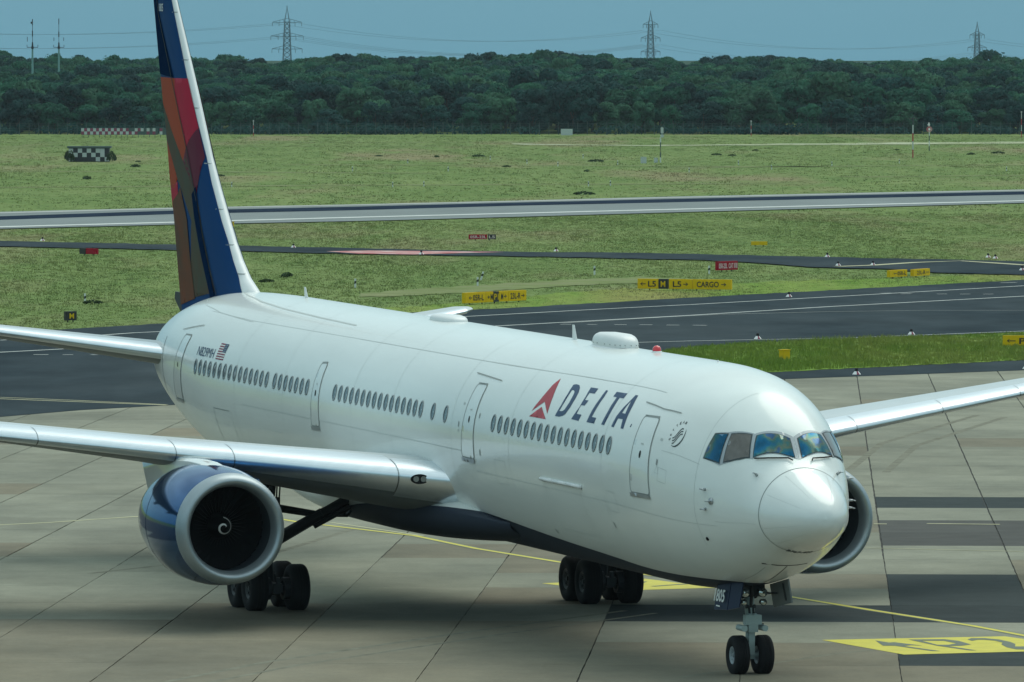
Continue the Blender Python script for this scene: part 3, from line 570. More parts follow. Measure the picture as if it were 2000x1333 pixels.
def skin(name, loops, m, off=.006, grid=.12, parent=pl, xz=False, mirror=False):
    """patch lying on the hull; loops of (x, th) or (x, z)"""
    if xz: loops = [[(x, th_of(x, z)) for x, z in dens(lp, .2)] for lp in loops]
    K = 2.3; V, F = tri_poly([[(x, t_ * K) for x, t_ in lp] for lp in loops], grid)
    P = surf(np.array([v[0] for v in V]), np.array([v[1] / K for v in V]), off)
    if mirror: P[:, 1] *= -1
    return mesh_obj(name, P, F, m, parent, True)
def skin_line(name, pts, wd, m, off=.005, closed=False, parent=pl, mirror=False):
    K = 2.4; pts = [(x, t_ * K) for x, t_ in pts]
    pts = dens(pts, .15) if closed else dens(pts, .15)[:-max(1, int(math.hypot(pts[0][0] - pts[-1][0], pts[0][1] - pts[-1][1]) / .15))] + [pts[-1]]
    V, F = strip(pts, wd, closed); P = surf(np.array([v[0] for v in V]), np.array([v[1] / K for v in V]), off)
    if mirror: P[:, 1] *= -1
    return mesh_obj(name, P, F, m, parent, True)
def skin_text(name, s, x0, x1, z0, z1, m, off=.012, parent=pl):
    V, F = text2d(s, 0, 1, 0, 1, 0); X = [x0 + (x1 - x0) * a for a, b in V]; T = [th_of(x, z0 + (z1 - z0) * b) for x, (a, b) in zip(X, V)]
    return mesh_obj(name, surf(np.array(X), np.array(T), off), F, m, parent)
def roundrect(x0, x1, y0, y1, r, n=4, sk=0):
    o_ = []
    for cx, cy, a0 in ((x1 - r, y1 - r, 0), (x0 + r, y1 - r, 90), (x0 + r, y0 + r, 180), (x1 - r, y0 + r, 270)):
        for i in range(n + 1):
            a = R(a0 + 90 * i / n); o_.append((cx + r * math.cos(a), cy + r * math.sin(a)))
    return o_
# radome seam, lightning strips
n = 120; th = np.linspace(0, 2 * math.pi, n, endpoint=False)
P = np.concatenate([surf(np.full(n, SEAM - .018), th, .003), surf(np.full(n, SEAM + .010), th, .003)])
mesh_obj('radome_seam', P, [(i, (i + 1) % n, n + (i + 1) % n, n + i) for i in range(n)], 'seam', pl, True)
for a in (28, 62, 118, 152, -20, -50):
    skin_line('lightning_strip', [(.35, R(a)), (1.45, R(a))], .014, 'seam_faint', .004)
# titles
skin('lettering', [SK['D'], SK['D_hole']], 'letter_navy')
for k in ('E', 'L', 'T'): skin('lettering', [SK[k]], 'letter_navy')
skin('lettering', [SK['A'], SK['A_hole']], 'letter_navy')
skin('lettering', [SK['dot']], 'letter_navy')
wg = skin('emblem', [SK['widget_top']], 'widget_red'); skin('emblem_base', [SK['widget_bot']], 'widget_red', parent=wg)
skin_text('registration', 'N829MH', 47.66, 45.75, 5.95, 6.21, 'letter_navy')
# flag
fl = skin('flag', [[(45.46, 5.945), (44.65, 5.945), (44.62, 6.395), (45.43, 6.395)]], 'white_mark', .006, xz=True)
for i in range(7):
    z = 5.945 + .45 * (2 * i) / 13; zt = z + .45 / 13
    skin('flag_stripe', [[(45.46, z), (44.65 if i < 3 else 44.99, z), (44.65 if i < 3 else 44.99, zt), (45.45, zt)]], 'checker_red', .010, xz=True, parent=fl)
skin('flag_canton', [[(44.99, 6.395 - .24), (44.64, 6.395 - .24), (44.62, 6.395), (44.98, 6.395)]], 'letter_navy', .010, xz=True, parent=fl)
V = []; F = []
for a in range(5):
    for b in range(4):
        cx, cz = 44.94 - a * .065, 6.19 + b * .055; V += [(cx - .01, cz), (cx, cz - .01), (cx + .01, cz), (cx, cz + .01)]; F.append(tuple(range(len(V) - 4, len(V))))
mesh_obj('flag_stars', surf(np.array([v[0] for v in V]), np.array([th_of(*v) for v in V]), .014), F, 'white_mark', fl)['kind'] = 'stuff'
# alliance roundel
cx, cz = 5.12, 6.12
def rd(u, v): return (cx - u, th_of(cx - u, cz + v))
arc = [(.27 * math.cos(R(a)), .27 * math.sin(R(a))) for a in range(-118, 36, 8)]
V = []; nA = len(arc)
for i, (u, v) in enumerate(arc):
    w_ = .022 * math.sin(math.pi * (i + .6) / (nA + .2)); L_ = math.hypot(u, v); V += [(u * (1 + w_ / L_), v * (1 + w_ / L_)), (u * (1 - w_ / L_), v * (1 - w_ / L_))]
F = [(2 * i, 2 * i + 1, 2 * i + 3, 2 * i + 2) for i in range(nA - 1)]
for kk in (-1, 0, 1):
    pp = [(-.15 + .30 * s_ / 12 + .03 * kk, -.13 + .22 * s_ / 12 + .045 * math.sin(s_ / 12 * 2 * math.pi + 3.3) - .062 * kk) for s_ in range(13)]
    v_, f_ = strip(pp, .026); b0 = len(V); V += v_; F += [tuple(b0 + i for i in q_) for q_ in f_]
for ch, a in zip('SKYTEAM', (202, 181, 160, 136, 115, 94, 73)):
    v_, f_ = text2d(ch, -.026, .026, -.033, .033); b0 = len(V); ra = R(a - 90)
    V += [(.30 * math.cos(R(a)) + x * math.cos(ra) - y * math.sin(ra), .30 * math.sin(R(a)) + x * math.sin(ra) + y * math.cos(ra)) for x, y in v_]; F += [tuple(b0 + i for i in q_) for q_ in f_]
XT = [rd(u, v) for u, v in V]
mesh_obj('alliance_emblem', surf(np.array([p[0] for p in XT]), np.array([p[1] for p in XT]), .008), F, 'seal', pl)
# type lettering under the nose
V, F = text2d('B767-400', 0, 1, 0, 1)
XT = [(1.62 - .17 * b, R(-68 - 33 * a)) for a, b in V]
mesh_obj('type_lettering', surf(np.array([p[0] for p in XT]), np.array([p[1] for p in XT]), .008), F, 'seal', pl)
# doors
def door(key, wid=None):
    (xa, ta), (xb, tb), (xc, tc_), (xd, td) = SK[key]      # TL TR BR BL (x, th); TL is the aft upper corner
    lp = []
    for (p, q_, r_) in (((xd, td), (xa, ta), (xb, tb)), ((xa, ta), (xb, tb), (xc, tc_)), ((xb, tb), (xc, tc_), (xd, td)), ((xc, tc_), (xd, td), (xa, ta))):
        p = np.array(p) * (1, 2.4); q2 = np.array(q_) * (1, 2.4); r2 = np.array(r_) * (1, 2.4)
        a = q2 + (p - q2) / np.linalg.norm(p - q2) * .13; b = q2 + (r2 - q2) / np.linalg.norm(r2 - q2) * .13
        for s_ in np.linspace(0, 1, 5): lp.append(tuple(((1 - s_)**2 * a + 2 * s_ * (1 - s_) * q2 + s_**2 * b) / (1, 2.4)))
    d = skin('door', [lp], 'white_paint', .010, .15)
    skin_line('door_gap', lp, .036, 'seam', .013, True, parent=d)
    # scuff plate below, drip cap above, peephole, handle
    skin('sill_plate', [[(xd + .03, td), (xc - .03, tc_), (xc, tc_ - .035), (xd, td - .035)]], 'grey_metal', .03, parent=d)
    skin('drip_cap', [[(xa - .04, ta + .004), (xb + .04, tb + .004), (xb + .04, tb + .016), (xa - .04, ta + .016)]], 'seam', .014, parent=d)
    mx_ = (xa + xb + xc + xd) / 4; tm = .45 * (ta + tb) / 2 + .55 * (tc_ + td) / 2
    el = [(mx_ + .055 * math.cos(a), tm + .07 / 2.4 + .085 / 2.4 * math.sin(a)) for a in np.linspace(0, 2 * math.pi, 12, endpoint=False)]
    skin('door_window', [el], 'dark', .016, parent=d)
    skin('door_handle', [[(mx_ + .07, tm + .12), (mx_ - .07, tm + .12), (mx_ - .07, tm + .135), (mx_ + .07, tm + .135)]], 'seam_faint', .016, parent=d)
for k in ('door1', 'door2', 'door3', 'door4'): door(k)
(xa, ta), (xb, tb), (xc, tc_) = SK['cargo']
skin_line('cargo_door_gap', [(xb, tb), (xa + .05, ta), (xa + .05, tc_)], .024, 'seam', .005)
skin_line('cargo_door_gap', [(43.5, R(-12)), (43.5, R(-34))], .02, 'seam_faint', .005)
for k in ('gut1', 'gut2', 'gut4'): skin_line('drip_gutter', SK[k], .03, 'seam', .02)
skin_line('lap_seam', SK['seam'], .014, 'seam_faint', .004)
skin_line('lap_seam', [(x, t_) for x, t_ in ((7, R(49)), (14, R(49)), (22, R(48.5)), (33, R(49)), (44, R(49)), (49, R(50)))], .012, 'seam_faint', .003)
skin_line('lap_seam', SK['lowseam'], .014, 'seam_faint', .004)
skin_line('lap_seam', [(3.2, R(-18)), (5.8, R(-18)), (12, R(-17)), (20, R(-16))], .010, 'seam_faint', .004)
skin_line('lap_seam', [(1.7, R(-14)), (3.2, R(-14))], .010, 'seam_faint', .004)
skin_line('lap_seam', [(3.9, R(19)), (4.8, R(19)), (5.6, R(18))], .010, 'seam_faint', .004)
for x in (3.95, 9.3, 16.9, 21.9, 27.4, 31.2, 38.0, 43.0):
    skin_line('frame_seam', [(x, R(80)), (x, R(20)), (x, R(-35))], .012, 'seam_faint', .0025)
for x0_, x1_, t0_, t1_ in ((8.4, 9.1, -22, -12), (17.3, 18.2, -20, -8), (11.2, 14.1, -13.5, -40), (38.4, 39.2, -18, -30), (5.2, 5.6, 2, 9)):
    skin_line('hatch_gap', [(x0_, R(t0_)), (x1_, R(t0_)), (x1_, R(t1_)), (x0_, R(t1_))], .012, 'seam_faint', .004, True)
# cargo door beam
b_ = MB(); ra = [Vector(surf(np.array(x_), np.array(R(-12.7)), .03)) for x_ in (14.3, 13.2, 12.1, 11.0)]
for a, c in zip(ra[:-1], ra[1:]): b_.tube(a, c, .045, n=10)
mb = b_.build('cargo_rail', 'white_part', pl, True); skin_line('rail_shadow_gap', [(14.34, R(-13.7)), (11.0, R(-13.7))], .02, 'seam', .006, parent=mb)
# darker lines painted along the crown, swept from the fin root
skin_line('dorsal_line', [(50.2, R(84)), (48.6, R(76)), (46, R(69)), (43, R(65)), (39, R(62)), (35, R(60))], .05, 'seam_faint', .004)
skin_line('dorsal_line', [(53.5, R(80)), (52, R(66)), (50.5, R(55)), (48, R(50)), (44, R(48))], .02, 'seam_faint', .004)
# small markings and vents
for x, t_ in SK['marks'][1:3] + SK['marks'][7:9] + [SK['marks'][5]]:
    skin('stencil', [[(x + .06, t_ - .012), (x - .06, t_ - .012), (x - .06, t_ + .012), (x + .06, t_ + .012)]], 'seam_faint', .005)
for x, t_ in [SK['marks'][0], SK['marks'][3], SK['marks'][4], SK['marks'][9], SK['bits'][0], SK['bits'][1]]:
    skin('vent', [[(x + .03, t_ - .022), (x - .03, t_ - .03), (x - .03, t_ + .022), (x + .03, t_ + .03)]], 'seam', .012)
x, t_ = SK['marks'][10]; skin_line('warning_placard', [(x + .1, t_ - .04), (x - .1, t_ - .04), (x, t_ + .03)], .014, 'seam_faint', .006, True)
# cabin windows
wx = [8.82 + .56 * i for i in range(18)] + [22.53, 23.66] + [24.75 + .5432 * i for i in range(16)] + [35.623 + .547 * i for i in range(7)] + [39.722 + .5582 * i for i in range(15)]
ell = lambda a, b: [(a * math.cos(t_), b * math.sin(t_)) for t_ in np.linspace(0, 2 * math.pi, 20, endpoint=False)]
for i, x in enumerate(wx):
    zc = 5.665 if x < 44 else 5.66 - .008 * (x - 44)
    ro = [(x + a, th_of(x + a, zc + b)) for a, b in ell(.172, .225)]; ri = [(x + a, th_of(x + a, zc + b)) for a, b in ell(.132, .185)]
    A = surf(np.array([p[0] for p in ro]), np.array([p[1] for p in ro]), .004); B = surf(np.array([p[0] for p in ro]), np.array([p[1] for p in ro]), .014) * 1.0
    Bi = surf(np.array([p[0] for p in ri]), np.array([p[1] for p in ri]), .016); Ci = surf(np.array([p[0] for p in ri]), np.array([p[1] for p in ri]), .005)
    n = 20; P = np.concatenate([A, B, Bi, Ci]); F = [(r_ * n + j, r_ * n + (j + 1) % n, (r_ + 1) * n + (j + 1) % n, (r_ + 1) * n + j) for r_ in range(3) for j in range(n)]
    wf = mesh_obj('cabin_window', P, F, 'window_rim', pl, True)
    mesh_obj('pane', Ci, [tuple(range(n))], 'pane_grey', wf)
    if x > 30:   # lowered blind edge catches the light
        pass
# cockpit windows, both sides
def glass():
    m = bpy.data.materials.new('cockpit_glass'); m.use_nodes = True; t = m.node_tree; b = t.nodes['Principled BSDF']; L = t.links.new
    tcn = t.nodes.new('ShaderNodeTexCoord'); n = t.nodes.new('ShaderNodeTexNoise'); n.inputs['Scale'].default_value = 1.7; n.inputs['Detail'].default_value = 3; L(tcn.outputs['Object'], n.inputs['Vector'])
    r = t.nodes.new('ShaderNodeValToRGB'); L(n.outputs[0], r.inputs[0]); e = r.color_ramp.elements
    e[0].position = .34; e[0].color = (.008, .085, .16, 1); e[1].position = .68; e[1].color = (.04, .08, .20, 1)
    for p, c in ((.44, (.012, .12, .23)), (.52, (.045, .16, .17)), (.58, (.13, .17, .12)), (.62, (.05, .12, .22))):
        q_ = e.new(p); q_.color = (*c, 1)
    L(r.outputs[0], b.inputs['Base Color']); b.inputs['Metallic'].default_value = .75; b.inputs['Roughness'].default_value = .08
    MT['cockpit_glass'] = m
glass(); mat('cockpit_dim', (.10, .095, .085), .12, .3, var=.5, scale=2.5, coat=.6)
def shrink(lp, d, K=1.9):
    a = np.array(lp) * (1, K); c = a.mean(0); r_ = a - c; L_ = np.linalg.norm(r_, axis=1, keepdims=True); return [tuple(p) for p in ((c + r_ * (1 - d / L_)) / (1, K))]
cwm = [SK['cw1'][:], SK['cw2'], SK['cw3']]
fr = SK['frame']
fr = [p if p[1] < R(86) else (p[0], R(89.6)) for p in fr]
for mir in (False, True):
    f_ = skin('cockpit_surround', [fr], 'cockpit_frame', .010, .1, mirror=mir)
    for lp, m in zip(cwm, ('cockpit_glass', 'cockpit_dim', 'cockpit_glass')):
        lp = [p if p[1] < R(84) else (p[0], R(85.5)) for p in lp]
        skin('window_seal', [shrink(lp, -.035)], 'seal', .016, .1, parent=f_, mirror=mir)
        skin('windscreen', [lp], m, .021, .1, parent=f_, mirror=mir)
    # wiper
    b_ = MB(); pts = [surf(np.array(x), np.array(R(t_)), .05) for x, t_ in ((1.86, 81.5), (1.96, 78), (2.13, 58), (2.32, 46))]
    if mir: pts = [surf(np.array(x), np.array(R(t_)), .05) for x, t_ in ((1.88, 76), (1.97, 74), (2.10, 60), (2.30, 48))]
    for a, c in zip(pts[:-1], pts[1:]):
        a = np.array(a); c = np.array(c)
        if mir: a = a * (1, -1, 1); c = c * (1, -1, 1)
        b_.tube(a, c, .018, n=6)
    b_.build('wiper', 'dark', pl)
# probes and sensors
def probe(x, t_, kind, mir=False):
    p = surf(np.array(x), np.array(t_), 0); q_ = surf(np.array(x), np.array(t_), .11); p = Vector(p); q_ = Vector(q_)
    if mir: p.y *= -1; q_.y *= -1
    b_ = MB()
    if kind == 'pitot': b_.tube(p, q_, .035, .02, 8); b_.tube(q_ + Vector((.12, 0, 0)), q_ - Vector((.16, 0, 0)), .02, .013, 8)
    elif kind == 'vane': b_.tube(p, p + (q_ - p) * .25, .085, .085, 14); b_.tube(p, q_, .02, .015, 6); b_.tube(q_, q_ + Vector((.22, 0, -.02)), .016, .01, 6)
    else: b_.tube(p, p + (q_ - p) * .15, .05, .05, 10)
    b_.build('probe', 'grey_metal' if kind != 'port' else 'dark', pl, True)
pr = SK['probe']
probe(*pr[0], 'pitot'); probe(pr[0][0], pr[0][1], 'pitot', True); probe(*pr[2], 'pitot'); probe(*pr[3], 'vane'); probe(*pr[4], 'pitot'); probe(*SK['holes'][0], 'port')
for i in (2, 3, 4): probe(pr[i][0] - .15, pr[i][1] + (.1 if i == 2 else 0), 'pitot', True)
# nose-gear bay edges under the chin
V, F = strip([(2.75, R(-66)), (2.60, R(-78)), (2.55, R(-88)), (2.55, R(-98)), (2.62, R(-108))], .05)
mesh_obj('bay_edge', surf(np.array([v[0] for v in V]), np.array([v[1] for v in V]), .006), F, 'dark', pl)
skin_line('bay_seam', [(2.6, R(-88)), (3.4, R(-89)), (4.4, R(-90))], .03, 'dark', .006)
skin_line('bay_seam', [(2.9, R(-72)), (3.5, R(-74)), (4.3, R(-75))], .018, 'seam', .005)
# roof antennas and domes
def blade(x, z, h, ch, rake, y=0, name='blade_antenna'):
    b_ = MB(); 
    for s_ in (1,):
        v = [(x, y - .03, z), (x + ch, y, z), (x, y + .03, z), (x - ch * .2, y, z), (x + rake, y - .012, z + h), (x + rake + ch * .45, y, z + h), (x + rake, y + .012, z + h), (x + rake - ch * .05, y, z + h)]
        b_.add(v, [(0, 1, 5, 4), (1, 2, 6, 5), (2, 3, 7, 6), (3, 0, 4, 7), (4, 5, 6, 7)])
    return b_.build(name, 'white_part', pl)
blade(19.2, 7.62, .45, .36, .22); blade(44.3, 7.62, .38, .34, .26); blade(7.85, 7.62, .12, .2, .05)
def dome(x0, x1, y, h, zb, name, w2, mt='white_part'):
    V = []; F = []; n1, n2 = 28, 9; L_ = (x1 - x0) / 2; cx_ = (x0 + x1) / 2
    for i in range(n2 + 1):
        a = i / n2; r_ = (1 - a**3.2) ** (1 / 3.2) if a < 1 else .0; zz = zb + h * a
        for j in range(n1):
            t_ = 2 * math.pi * j / n1; c_, s_ = math.cos(t_), math.sin(t_); e2 = .75
            V.append((cx_ + L_ * max(r_, .001) * math.copysign(abs(c_)**e2, c_), y + w2 * max(r_, .001) * math.copysign(abs(s_)**e2, s_), zz))
    for i in range(n2):
        for j in range(n1): F.append((i * n1 + j, i * n1 + (j + 1) % n1, (i + 1) * n1 + (j + 1) % n1, (i + 1) * n1 + j))
    return mesh_obj(name, V, F, mt, pl, True)
# the broad dome stands on a plinth
dome(14.62, 17.38, 0, .15, 7.60, 'dome_plinth', .42); sd_ = dome(14.72, 17.28, 0, .35, 7.70, 'satcom_dome', .38)
b_ = MB()
for i in range(22):
    t_ = 2 * math.pi * i / 22; c_, s_ = math.cos(t_), math.sin(t_)
    X_ = 16.0 + 1.285 * math.copysign(abs(c_)**.75, c_); Y_ = .385 * math.copysign(abs(s_)**.75, s_); b_.box(X_ - .010, X_ + .010, Y_ - .010, Y_ + .010, 7.755, 7.775)
b_.build('dome_fasteners', 'seam', sd_)
dome(29.4, 31.6, 0, .20, 7.66, 'antenna_dome', .36)
b_ = MB(); b_.lathe([(0, .13), (.05, .13), (.05, .11)], (12.67, 0, 7.68), (0, 0, 1), 18); bs_ = b_.build('beacon_base', 'white_part', pl, True)
b_ = MB(); b_.lathe([(.05, .11), (.12, .105), (.17, .07), (.19, .001)], (12.67, 0, 7.68), (0, 0, 1), 18); b_.build('beacon', 'beacon_red', pl, True)

# ---- lofted surfaces ----
def airfoil(n=22):
    u = (1 - np.cos(np.linspace(0, math.pi, n))) / 2; th_ = 5 * (.2969 * np.sqrt(u) - .126 * u - .3516 * u**2 + .2843 * u**3 - .1036 * u**4)
    return u, th_
def wing_pts(st, side, u, up, off=0):
    """st: list of (y, xle, zle, chord, tu, tl, drop)"""
    out_ = []
    for (y, xl, zl, c, tu, tl, dr) in st:
        _, t_ = u, 5 * (.2969 * np.sqrt(u) - .126 * u - .3516 * u**2 + .2843 * u**3 - .1036 * u**4)
        z = zl + (t_ * tu * 2 * c if up else -t_ * tl * 2 * c) - dr * u; n_ = (off if up else -off)
        out_.append(np.stack([xl + u * c - (off if off else 0) * np.exp(-u * 25), np.full_like(u, y * side), z + n_ * (1 - np.exp(-u * 60))], -1))
    return np.array(out_)
def loft(name, st, side, mats_, parent, n=22):
    u = (1 - np.cos(np.linspace(0, math.pi, n))) / 2; A = wing_pts(st, side, u, True); B = wing_pts(st, side, u[1:-1][::-1], False)
    P = np.concatenate([A, B], 1); S, N_, _ = P.shape; F = []; mi = []
    for i in range(S - 1):
        for j in range(N_):
            f = (i * N_ + j, i * N_ + (j + 1) % N_, (i + 1) * N_ + (j + 1) % N_, (i + 1) * N_ + j); F.append(f if side > 0 else f[::-1]); mi.append(0 if j < n - 1 else 1)
    F += [tuple(range(N_)), tuple((S - 1) * N_ + j for j in range(N_))]; mi += [0, 0]
    o_ = mesh_obj(name, P.reshape(-1, 3), F, None, parent, True, mats_, mi); o_.data.set_sharp_from_angle(angle=R(50)); return o_
def lerp_st(st, y):
    a = np.array(st); return tuple(float(np.interp(y, a[:, 0], a[:, i])) for i in range(7))
WS = [(1.3, 22.0, 3.83, 11.4, .055, .083, .38), (2.3, 22.75, 3.92, 10.6, .055, .083, .35), (3.4, 23.63, 4.01, 9.9, .055, .080, .33), (5.5, 25.3, 4.18, 8.6, .055, .070, .22), (8.7, 27.85, 4.45, 6.7, .056, .050, .10), (12.2, 30.66, 4.74, 5.5, .060, .036, 0), (18.3, 35.6, 5.25, 3.9, .060, .034, 0), (22.9, 39.3, 5.66, 2.6, .058, .034, 0), (24.6, 41.2, 5.83, 1.6, .05, .03, 0), (25.95, 43.3, 5.98, .5, .04, .03, 0)]
def fine(st, step=.6):
    ys = sorted(set([s_[0] for s_ in st] + list(np.arange(st[0][0], st[-1][0], step)))); return [lerp_st(st, y) for y in ys]
for side in (1, -1):
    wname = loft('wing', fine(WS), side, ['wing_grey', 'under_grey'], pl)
    def slat(y0, y1, mat_='bare_metal', name='slat', ue=.15, le=.035, off=.018):
        yy_ = np.linspace(y0, y1, max(3, int((y1 - y0) / .5))); st = [lerp_st(WS, y) for y in yy_]
        uu = np.concatenate([(np.linspace(math.sqrt(le), 0, 9)**2)[:-1]]); A = wing_pts(st, side, uu, False, off); B = wing_pts(st, side, np.linspace(0, math.sqrt(ue), 14)**2, True, off)
        P = np.concatenate([A, B], 1); S, N_, _ = P.shape; F = []
        for i in range(S - 1):
            for j in range(N_ - 1): F.append((i * N_ + j, i * N_ + j + 1, (i + 1) * N_ + j + 1, (i + 1) * N_ + j))
        return mesh_obj(name, P.reshape(-1, 3), F, mat_, wname, True)
    slat(1.5, 3.38, 'bare_metal', 'root_leading_edge', .10, .06, .02)
    for y0, y1 in ((3.41, 6.98), (8.30, 11.365), (11.39, 14.865), (14.89, 18.115), (18.14, 21.6)): slat(y0, y1)
    slat(7.003, 8.278, 'bare_metal', 'pylon_leading_edge', .14, .034, .017)
    # landing light in the root
    y, xl, zl, c = lerp_st(WS, 2.95)[:4]
    b_ = MB(); cen = Vector((xl - .045, 2.95 * side, zl - .02)); n_ = Vector((-.97, .22 * side, 0)).normalized()
    rim = []; 
    ux = Vector((n_.y, -n_.x, 0)) ; 
    def disc(mb_, c_, a_, b2, off, mi):
        vs_ = [c_ + n_ * off] + [c_ + n_ * off + ux * a_ * math.cos(t_) + Vector((0, 0, 1)) * b2 * math.sin(t_) for t_ in np.linspace(0, 2 * math.pi, 22, endpoint=False)]
        mb_.add(vs_, [(0, i + 1, (i + 1) % 22 + 1) for i in range(22)], mi)
    disc(b_, cen, .24, .13, .05, 0); ll = b_.build('landing_light', 'dark', wname)
    for du in (-.1, .09):
        b_ = MB(); disc(b_, cen + ux * du, .075, .075, .06, 0); b_.build('lamp', 'lamp_glass', ll)
    # flap track fairings
    for y in (5.9, 11.6, 15.6):
        s_ = lerp_st(WS, y); xt = s_[1] + s_[3]; zt = s_[2] - s_[6] - .15
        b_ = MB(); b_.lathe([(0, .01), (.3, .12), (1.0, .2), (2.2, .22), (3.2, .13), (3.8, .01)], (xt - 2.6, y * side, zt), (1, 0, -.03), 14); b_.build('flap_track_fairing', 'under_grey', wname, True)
# belly fairing
V = []; F = []; xs_ = np.linspace(19.2, 41.0, 48); n = 60
for x in xs_:
    a = max(0, math.sin(math.pi * min(1, (x - 19.2) / 10) / 2)) ** .8 * max(0, math.sin(math.pi * min(1, (41.0 - x) / 9) / 2)) ** .8 if 19.2 < x < 41.0 else 0
    hw = 1.75 + 1.0 * a; zb = 2.65 - .53 * a; zt = 3.0 + .9 * a; zc = 3.1
    for j in range(n):
        t_ = 2 * math.pi * j / n; c_, s_ = math.cos(t_), math.sin(t_); p_ = .72
        V.append((x, hw * math.copysign(abs(c_)**p_, c_), zc + ((zt - zc) if s_ > 0 else (zc - zb)) * math.copysign(abs(s_)**(p_ if s_ < 0 else 1), s_)))
for i in range(len(xs_) - 1):
    for j in range(n): F.append((i * n + j, i * n + (j + 1) % n, (i + 1) * n + (j + 1) % n, (i + 1) * n + j))
mt_ = []
for f in F:
    c_ = [sum(V[i][k] for i in f) / 4 for k in range(3)]; mt_.append(1 if c_[2] < 3.12 else 0)
mesh_obj('belly_fairing', V, F, 'hull_paint', pl, True)
# horizontal stabilizers
HS = [(.8, 52.05, 5.60, 6.6, .055, .055, 0), (1.9, 52.9, 5.72, 6.1, .055, .055, 0), (9.0, 58.5, 6.62, 2.3, .05, .05, 0), (9.31, 58.95, 6.66, 1.6, .04, .04, 0)]
for side in (1, -1):
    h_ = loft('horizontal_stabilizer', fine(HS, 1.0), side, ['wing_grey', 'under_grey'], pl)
    yy_ = np.linspace(1.95, 9.0, 14); st = [lerp_st(HS, y) for y in yy_]
    A = wing_pts(st, side, (np.linspace(math.sqrt(.03), 0, 7)**2)[:-1], False, .008); B = wing_pts(st, side, np.linspace(0, math.sqrt(.12), 10)**2, True, .008)
    P = np.concatenate([A, B], 1); S, N_, _ = P.shape
    mesh_obj('leading_edge', P.reshape(-1, 3), [(i * N_ + j, i * N_ + j + 1, (i + 1) * N_ + j + 1, (i + 1) * N_ + j) for i in range(S - 1) for j in range(N_ - 1)], 'bare_metal', h_, True)
# seal plate at the stabilizer root
skin_line('stabilizer_seal', [(52.75, R(22)), (52.75, R(-5)), (52.8, R(-28))], .05, 'dark', .006)
# tail light
b_ = MB(); b_.tube((59.7, 0, 5.42), (60.35, 0, 5.45), .12, .05, 10); b_.build('tail_light', 'white_part', pl, True)

# ---- fin ----
zl_ = [6.4, 7.0, 7.64, 8.0, 8.49, 9.0, 9.58, 10.5, 11.4, 13.32, 15.98, 16.95]; le_ = [47.6, 48.55, 49.7, 50.7, 51.55, 52.25, 52.93, 53.95, 54.85, 56.5, 58.9, 59.85]
zt_ = [6.4, 6.92, 9.74, 11.78, 13.75, 15.96, 16.95]; te_ = [57.9, 58.1, 59.08, 59.85, 60.62, 61.42, 61.8]
def fLE(z): return np.interp(z, zl_, le_)
def fTE(z): return np.interp(z, zt_, te_)
def fin_y(x, z, off=0):
    lo, hi = fLE(z), fTE(z); u = np.clip((x - lo) / (hi - lo), 0, 1); core = np.minimum(hi - lo, 6.5 - .1 * (z - 8))
    return 5 * (.2969 * np.sqrt(u) - .126 * u - .3516 * u**2 + .2843 * u**3 - .1015 * u**4) * .105 * core + off
zs = np.concatenate([np.linspace(6.4, 9.5, 60), np.linspace(9.6, 16.95, 74)]); nu = 80; uu = np.linspace(0, 1, nu)**1.8
V = []; F = []
for z in zs:
    X = fLE(z) + uu * (fTE(z) - fLE(z)); Y = fin_y(X, z); V += [(a, b, z) for a, b in zip(X, Y)] + [(a, -b, z) for a, b in zip(X[1:-1][::-1], Y[1:-1][::-1])]
N_ = 2 * nu - 2
for i in range(len(zs) - 1):
    for j in range(N_): F.append((i * N_ + j, i * N_ + (j + 1) % N_, (i + 1) * N_ + (j + 1) % N_, (i + 1) * N_ + j))
F.append(tuple((len(zs) - 1) * N_ + j for j in range(N_)))
fin = mesh_obj('vertical_fin', V, F, 'white_part', pl, True)
def finpatch(name, lp, m, off, grid=.16):
    for sg in (1, -1):
        V, F = tri_poly([lp], grid); X = np.array([v[0] for v in V]); Z_ = np.array([v[1] for v in V]); X = np.clip(X, fLE(Z_) + .02, fTE(Z_) - .002)
        mesh_obj(name, np.stack([X, sg * fin_y(X, Z_, off), Z_], 1), F, m, fin, True)
LEb = [(x, z) for x, z in FIN['LEb']]
LEb = [(59.95, 16.94)] + LEb[:-1] + [(51.75, 8.5), (50.39, 7.61), (49.9, 7.0)]
LEb = [(max(x, float(fLE(z)) + .14), z) for x, z in LEb]
TEl = [(float(fTE(z)) - .01, z) for z in (6.6, 8, 9.74, 11.78, 13.75, 15.96, 16.94)]
finpatch('livery_panel', LEb[::-1][0:0] + LEb + [(52.5, 6.8)] + TEl, 'fin_navy', .012)
Hs = [(61.1, 16.94), (60.45, 15.53), (58.18, 13.28), (56.58, 11.63), (55.6, 10.49), (53.6, 8.24), (52.6, 7.2)]
HR = [(61.1, 16.94), (60.45, 15.6), (58.3, 13.67)]
finpatch('rudder', HR + [TEl[4], TEl[5], TEl[6]], 'navy_dark', .022)
for k, m in (('orange', 'orange_red'), ('red', 'crimson'), ('gray', 'olive_grey'), ('orange2', 'orange_red'), ('red2', 'crimson'), ('maroon', 'maroon')):
    finpatch('livery_panel', FIN[k], m, .024)  # livery colours, with the tail's soft reflections painted in as hard-edged panels
finpatch('livery_panel', [(58.97, 9.97), (57.96, 10.22), (57.5, 10.45), (56.5, 9.5), (56.2, 8.3), (55.8, 7.2), (58.06, 6.92)], 'rust', .034)
for sg in (1, -1):
    V, F = strip(Hs, .05); V = np.array(V); mesh_obj('rudder_hinge', np.stack([V[:, 0], sg * fin_y(V[:, 0], V[:, 1], .044), V[:, 1]], 1), F, 'dark', fin)
